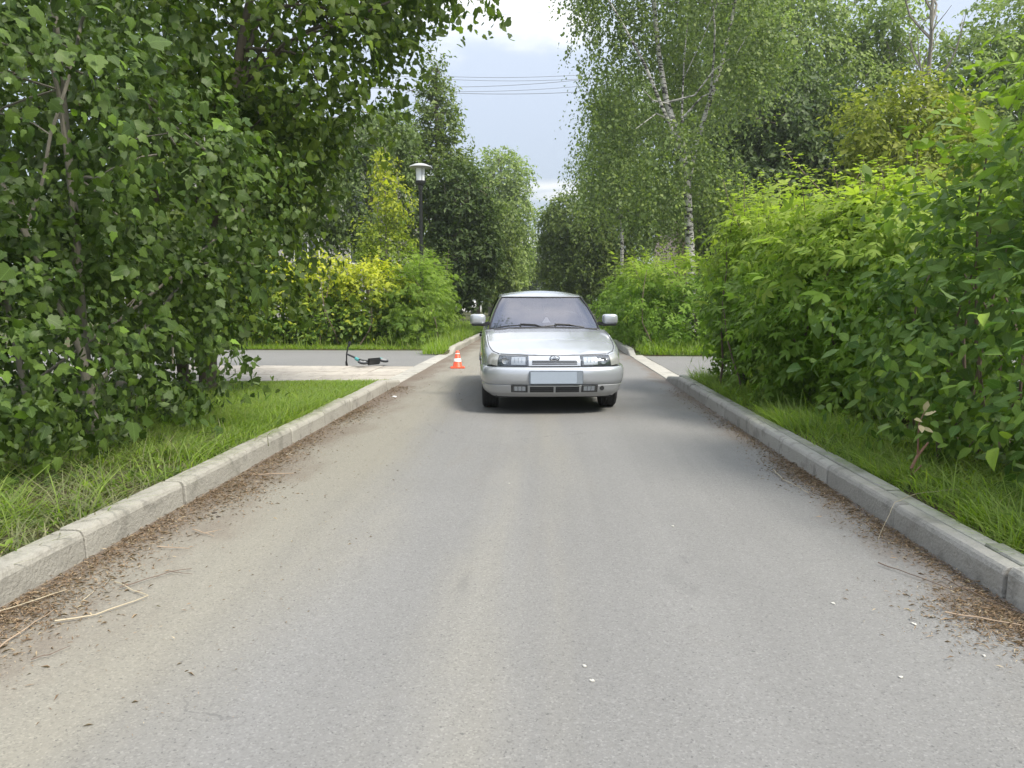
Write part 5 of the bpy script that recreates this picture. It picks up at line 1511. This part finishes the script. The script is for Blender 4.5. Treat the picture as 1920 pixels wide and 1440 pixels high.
# ------------------------------------------------------------------ street lamp
def lamp():
    gm = plain('frosted lamp glass', (0.74, 0.77, 0.77), 0.35, var=0.03); hm = plain('grey lamp hat', (0.36, 0.37, 0.37), 0.5)
    root = thing('street_lamp', 'black post lamp with flat round hat and frosted glass above left hedge', 'street lamp', (-3.52, 21.2, 0.0))
    MB().lathe([(.10, 0), (.10, .35), (.065, .42), (.058, 1.4), (.052, 4.35), (.075, 4.42), (.075, 4.50)], (0, 0, 0), 18).build('post', M['black_paint'], root, smooth=True)
    MB().lathe([(.10, 4.50), (.135, 4.54), (.145, 4.58), (.145, 4.615), (0, 4.615)], (0, 0, 0), 24).build('collar', M['black_paint'], root, smooth=True)
    MB().lathe([(.115, 4.61), (.128, 4.95), (.0, 4.95)], (0, 0, 0), 24).build('lamp_glass', gm, root, smooth=True)
    MB().lathe([(.30, 4.975), (.318, 4.985), (.30, 5.01), (.16, 5.07), (.10, 5.085), (0, 5.09)], (0, 0, 0), 32).lathe([(0, 4.95), (.16, 4.955), (.30, 4.972)], (0, 0, 0), 32).build('lamp_hat', hm, root, smooth=True)
    for k in range(4):
        a = k * math.pi / 2 + .5; MB().tube([(math.cos(a) * .138, math.sin(a) * .138, 4.60), (math.cos(a) * .145, math.sin(a) * .145, 4.97)], .007, 6).build('stay', M['black_paint'], root)
lamp()

# ------------------------------------------------------------------ overhead wires
wl = ['topmost of the lower overhead wires crossing the sky gap', 'second from the top of the lower overhead wires', 'third from the top of the lower overhead wires', 'second from the bottom of the lower overhead wires', 'lowest overhead wire crossing the sky gap', 'faint upper overhead wire high in the sky gap']
wz = [(12.72, 12.86, .022), (12.58, 12.66, .020), (12.20, 12.62, .024), (11.98, 12.30, .020), (11.92, 12.02, .026), (15.7, 16.1, .016)]
for lab, (za, zb_, rr) in zip(wl, wz):
    pts = []
    for k in range(41):
        x = -22 + 29 * k / 40; t = (x + 5.2) / 7.0
        pts.append((x, 40.0 + 0.1 * x, za + (zb_ - za) * t + 0.030 * ((x + 2.2) ** 2 - 9) * 0.25))
    tag(MB().tube(pts, rr * 0.55, 5).build('overhead_wire', M['wire'], None), lab, 'wire', 'overhead wires across the sky gap')

# ------------------------------------------------------------------ buildings glimpsed through the trees
def building(name, label, x0, x1, y, h, wallm, storeys, winw, depth=10):
    root = thing(name, label, 'building', ((x0 + x1) / 2, y, 0))
    w = x1 - x0; gl = plain('dark window glass', (0.05, 0.06, 0.07), 0.12, spec=0.8); fr = plain('white window frame', (0.7, 0.7, 0.68), 0.5)
    MB().box((0, depth / 2, h / 2), (w, depth, h)).build('wall', wallm, root)
    MB().box((0, depth / 2, h + .15), (w + .5, depth + .5, .3)).build('roof', plain('roof edge', (0.2, 0.2, 0.2), .8), root)
    nx = int(w / (winw * 2)); 
    f0 = g0 = None
    for s in range(storeys):
        for i in range(nx):
            cx = -w / 2 + (i + .5) * w / nx; cz = 1.5 + s * (h - .6) / storeys
            if f0 is None:
                m = MB(); hw, hh = winw / 2, .75
                m.box((0, -.03, hh), (winw + .16, .10, .08)).box((0, -.03, -hh), (winw + .16, .14, .08)).box((-hw - .04, -.03, 0), (.08, .10, 1.42)).box((hw + .04, -.03, 0), (.08, .10, 1.42)).box((.1, -.03, 0), (.06, .08, 1.42))
                f0 = m.build('window', fr, root); g0 = MB().box((0, -.01, 0), (winw, .03, 1.42)).build('pane', gl, f0); o = f0
            else:
                o = link(f0.copy(), root); p = link(g0.copy(), o)
            o.location = (cx, 0, cz)
building('apartment_building', 'grey apartment block glimpsed through the trees behind left hedge', -27, -9.5, 46, 12, plain('grey render', (0.33, 0.325, 0.30), .9, var=.08, vscale=3), 4, 1.5)
building('apartment_building', 'pale pinkish building glimpsed through the trees right of the birch', 8.5, 28, 50, 9, plain('pink render', (0.52, 0.40, 0.36), .9, var=.06, vscale=3), 3, 1.5)

# ------------------------------------------------------------------ white parked car far away on the left
def white_car():
    root = thing('parked_car', 'white hatchback parked far off beyond the left hedge', 'car', (-8.15, 74, 0.0))
    wp = plain('white car paint', (0.78, 0.79, 0.80), 0.25, coat=.6, var=.02)
    side = [(-1.75, .25), (-1.78, .55), (-1.6, .80), (-.95, .92), (-.35, 1.42), (.9, 1.45), (1.45, 1.22), (1.72, .85), (1.76, .5), (1.72, .25)]
    m = MB(); vs = []
    for yy, s in ((-.82, .96), (-.72, 1.0), (.72, 1.0), (.82, .96)): vs += [(x * s, yy if z < .95 else yy * .82, z) for x, z in side]
    k = len(side); fs = [(j * k + i, j * k + (i + 1) % k, (j + 1) * k + (i + 1) % k, (j + 1) * k + i) for j in range(3) for i in range(k)] + [tuple(range(k)), tuple(range(4 * k - 1, 3 * k - 1, -1))]
    m.add(vs, fs).build('body', wp, root, bevel=.03)
    for s in (-1, 1): MB().add([(-.80, s * .70, .97), (.95, s * .70, .97), (.80, s * .69, 1.33), (-.35, s * .69, 1.33), (-.80, s * .66, .97), (.95, s * .66, .97), (.80, s * .65, 1.33), (-.35, s * .65, 1.33)], [(0, 1, 2, 3), (7, 6, 5, 4), (0, 4, 5, 1), (1, 5, 6, 2), (2, 6, 7, 3), (3, 7, 4, 0)]).build('side_window', CM['glass'], root)
    for x in (-1.12, 1.12):
        for s in (-1, 1):
            w = MB().lathe([(.0, -.06), (.24, -.1), (.30, -.09), (.30, .09), (.24, .1), (0, .06)], (x, s * .74, .30), 24, 'y').build('wheel', CM['rubber'], root, smooth=True)
            MB().lathe([(0, -.112), (.19, -.108), (.19, .108), (0, .112)], (x, s * .74, .30), 20, 'y').build('rim', CM['rim'], w)
            MB().lathe([(.30, -.09), (.37, -.088), (.37, .05), (.30, .05)], (x, s * .74, .30), 24, 'y').build('wheel_arch', CM['black'], root)
white_car()

# ------------------------------------------------------------------ metal hoop barrier and low fence on the right behind the car
hb = thing('hoop_barrier', 'thin grey metal hoop standing behind the silver car on the right', 'barrier', (2.25, 30, 0.0))
MB().tube([(-.07, 0, 0), (-.07, 0, 1.18), (-.04, 0, 1.25)], .026, 10).build('post', M['steel'], hb, smooth=True)
MB().tube([(.07, 0, 0), (.07, 0, 1.12), (.09, 0, 1.22), (.16, 0, 1.27), (.9, 0, 1.27), (.98, 0, 1.2), (.99, 0, 0)], .022, 10).build('hoop', M['steel'], hb, smooth=True)
fe = thing('low_fence', 'low grey rail fence crossing the verge far behind the car', 'fence', (2.4, 54, 0.0))
pp = None
for i in range(12):
    if pp is None: o = pp = MB().box((0, 0, .5), (.07, .07, 1.0)).build('post', M['steel'], fe)
    else: o = link(pp.copy(), fe)
    o.location = (i * 1.2, 0, 0)
for z in (.45, .9): MB().box((6.6, -.06, z), (13.4, .04, .09)).build('rail', M['steel'], fe)

# ------------------------------------------------------------------ twigs, scraps and other small things on the road
def twig(name, label, pts, r0, mat='twig', z=0.012, fork=None, group='twigs fallen on the road'):
    rr = random.Random(len(label) * 7 + int(abs(pts[0][0]) * 100)); P = []
    for a, b in zip(pts, pts[1:]):
        n_ = max(2, int(math.dist(a, b) / 0.05))
        for k in range(n_):
            t = k / n_; P.append((a[0] + (b[0] - a[0]) * t + rr.uniform(-.004, .004), a[1] + (b[1] - a[1]) * t + rr.uniform(-.004, .004), (a[2] if len(a) > 2 else z) * (1 - t) + (b[2] if len(b) > 2 else z) * t + rr.uniform(0, .004)))
    P.append((pts[-1][0], pts[-1][1], pts[-1][2] if len(pts[-1]) > 2 else z))
    r0 *= 0.55; mb = MB().tube(P, [r0 * (1 - .5 * i / (len(P) - 1)) * rr.uniform(.85, 1.15) for i in range(len(P))], 6)
    if fork: mb.tube([(x, y, z + .003) for x, y in fork], [r0 * .7, r0 * .35], 5)
    o = mb.build(name, M[mat], None)
    tag(o, label, 'twig', group)

twig('twig', 'long pale broken twig bent in a sharp angle, near left kerb', [(-1.92, 2.73), (-1.80, 2.80), (-1.69, 2.99), (-1.93, 3.15)], 0.0055, 'straw')
twig('twig', 'short dark forked twig beside the bent pale twig', [(-1.86, 3.08), (-1.74, 3.28), (-1.66, 3.33)], 0.005, 'twig_dark', fork=[(-1.74, 3.28), (-1.62, 3.25)])
twig('twig', 'straight brown stick lying level, upper one near left kerb', [(-1.98, 3.62), (-1.81, 3.61)], 0.006)
twig('twig', 'little forked twig between the level stick and left kerb litter', [(-1.94, 3.92), (-1.77, 3.81)], 0.005, fork=[(-1.84, 3.86), (-1.78, 3.92)])
twig('twig', 'thin grey stick beyond the litter heap on the left', [(-2.12, 5.23), (-1.84, 5.29)], 0.007)
twig('twig', 'thin dark curved twig lowest on the left of the road', [(-1.80, 2.42), (-1.76, 2.46), (-1.73, 2.53)], 0.004, 'twig_dark')
twig('twig', 'tiny pale twig left of the bent one', [(-1.94, 2.94), (-1.955, 3.04)], 0.004, 'straw')
twig('twig', 'long pale stalk lying along the foot of the left kerb', [(-2.225, 2.72), (-2.07, 3.03)], 0.005, 'straw', z=.02)
twig('twig', 'long tan stick half buried in litter at lower left', [(-1.98, 2.50), (-2.0, 2.84)], 0.005)
twig('twig', 'thin pale twig on the litter by the right kerb', [(1.70, 5.56), (1.68, 5.25), (1.73, 4.88)], 0.005, 'straw')
twig('twig', 'dark thin stick on the litter below the right kerb', [(1.60, 3.55), (1.78, 3.22)], 0.005, 'twig_dark')
twig('twig', 'long curved stick in the litter at lower right', [(1.62, 2.98), (1.77, 2.90), (1.90, 2.84)], 0.006)
twig('twig', 'dark bent twig in the litter near the right edge', [(1.80, 3.35), (1.86, 3.10), (1.92, 2.96)], 0.005, 'twig_dark', z=.016)
twig('straw_stalk', 'bleached straw hanging over the right kerb onto the road', [(2.40, 4.30, .20), (2.12, 4.28, .165), (1.93, 4.12, .160), (1.76, 3.92, .008)], 0.0035, 'straw', group='straws')

def scrap(name, label, cat, x, y, s, mat, seed, z=.004, group=None):
    rr = random.Random(seed); m = MB(); ring = []; s *= 0.75
    k = 9
    for i in range(k):
        a = 2 * math.pi * i / k; q = s * rr.uniform(.5, 1.1); ring.append((math.cos(a) * q, math.sin(a) * q * .8, rr.uniform(0, s * .18)))
    vs = [(0, 0, s * .22)] + ring + [(p[0], p[1], -.003) for p in ring]
    fs = [(0, 1 + i, 1 + (i + 1) % k) for i in range(k)] + [(1 + i, 1 + k + i, 1 + k + (i + 1) % k, 1 + (i + 1) % k) for i in range(k)]
    o = m.add(vs, fs).build(name, mat, None); o.location = (x, y, z); o.rotation_euler = (0, 0, rr.random() * 6)
    tag(o, label, cat, group)
WM = plain('white scrap', (0.46, 0.45, 0.41), .8, var=.08); DM = plain('dark clod', (0.05, 0.04, 0.03), .9, var=.2)
G1 = 'white scraps on the road'
scrap('paper_scrap', 'largest white speck on the road, centre foreground', 'scrap', .16, 2.38, .014, WM, 1, group=G1)
scrap('paper_scrap', 'thin white smear just beyond the largest white speck', 'scrap', .14, 2.48, .011, WM, 2, group=G1)
scrap('paper_scrap', 'white scrap in the lower right of the road', 'scrap', 1.20, 2.45, .012, WM, 3, group=G1)
scrap('paper_scrap', 'white scrap by the lower right litter heap', 'scrap', 1.57, 2.62, .012, WM, 4, group=G1)
scrap('paper_scrap', 'white scrap just left of the lower right litter heap', 'scrap', 1.45, 2.88, .016, WM, 5, group=G1)
scrap('paper_scrap', 'pale smear right of the road middle, short of the crack', 'scrap', 1.21, 3.07, .016, WM, 6, group=G1)
scrap('paper_scrap', 'small white fleck far out in the middle of the road', 'scrap', -.25, 5.09, .015, WM, 7, group=G1)
scrap('paper_scrap', 'small white fleck on the grey right lane', 'scrap', .72, 4.14, .014, WM, 8, group=G1)
scrap('plastic_wrapper', 'crumpled white wrapper by the end of the left kerb', 'wrapper', -2.02, 9.8, .07, plain('thin white film', (0.75, 0.76, 0.78), .3), 9)
scrap('stone', 'pale stone lying on the litter at the left kerb', 'stone', -2.12, 6.0, .045, plain('pale stone', (0.42, 0.38, 0.32), .9), 10)
G2 = 'dark clods by the left kerb'
scrap('clod', 'dark clod lying left in the left litter', 'clod', -1.98, 4.28, .022, DM, 11, group=G2)
scrap('clod', 'dark clod lying right of its neighbour in the left litter', 'clod', -1.92, 4.20, .020, DM, 12, group=G2)
scrap('clod', 'blackish clod by the joint of the left kerb', 'clod', -2.08, 3.78, .028, DM, 13, group=G2)

# a broken dry sapling with withered leaves at the right verge
ds = thing('dry_sapling', 'broken reddish sapling with pale withered leaves on right verge', 'sapling', (2.31, 4.72, 0.08))
MB().tube([(0, 0, 0), (-.01, 0, .14), (.03, .01, .22), (.10, .03, .30)], [.012, .010, .009, .006], 6).tube([(.0, 0, .10), (.05, .0, .16)], [.007, .004], 5).tube([(.03, .01, .22), (.02, .0, .42), (.05, .0, .50)], [.007, .005, .003], 5).build('stem', plain('reddish bark', (.24, .13, .09), .7), ds, smooth=True)
dl = plain('withered leaf', (.52, .45, .27), .8, var=.15)
for i, (p, d) in enumerate([((.03, -.02, .44), (-.7, -.4, .3)), ((.04, -.02, .48), (.6, -.5, .5)), ((.05, 0, .50), (.1, -.3, .9)), ((.03, -.02, .40), (.8, -.3, -.2)), ((.02, -.02, .42), (-.2, -.8, -.4))]):
    tv, tf = TM['simple']; x, y, z = frames(np.array([d]), np.array([(0, -.6, .8)])); Vl = np.array(p) + .07 * (tv[:, 0:1] * x + tv[:, 1:2] * y + tv[:, 2:3] * z)
    obj_np('leaf', Vl, tf, dl, ds)

# teal scrap of plastic caught in the hedge at the frame edge
tq = thing('plastic_scrap', 'small teal plastic scrap caught in the shrub at the right edge', 'plastic scrap', (2.62, 3.95, 1.33))
mt = MB(); mt.lathe([(0, -.05), (.03, -.045), (.042, -.02), (.038, .0), (.044, .02), (.030, .045), (0, .05)], (0, 0, 0), 14).build('scrap_body', plain('teal film', (.10, .45, .40), .4), tq, smooth=True)

# ------------------------------------------------------------------ thin haze volume, added to imitate the pale sky glare at upper right
hz, hg = new_mat('haze')
pv = hg.n('ShaderNodeVolumePrincipled', i_Color=(0.86, 0.93, 0.92), i_Density=0.0008, i_Anisotropy=0.35)
hout = hg.n('ShaderNodeOutputMaterial'); hg.t.links.new(pv.outputs[0], hout.inputs['Volume'])
tag(MB().box((0, 80, 9.9), (300, 400, 22.0)).build('haze', hz, None), 'thin pale haze over the whole street, added for the upper-right sky glare', 'haze', kind='stuff')
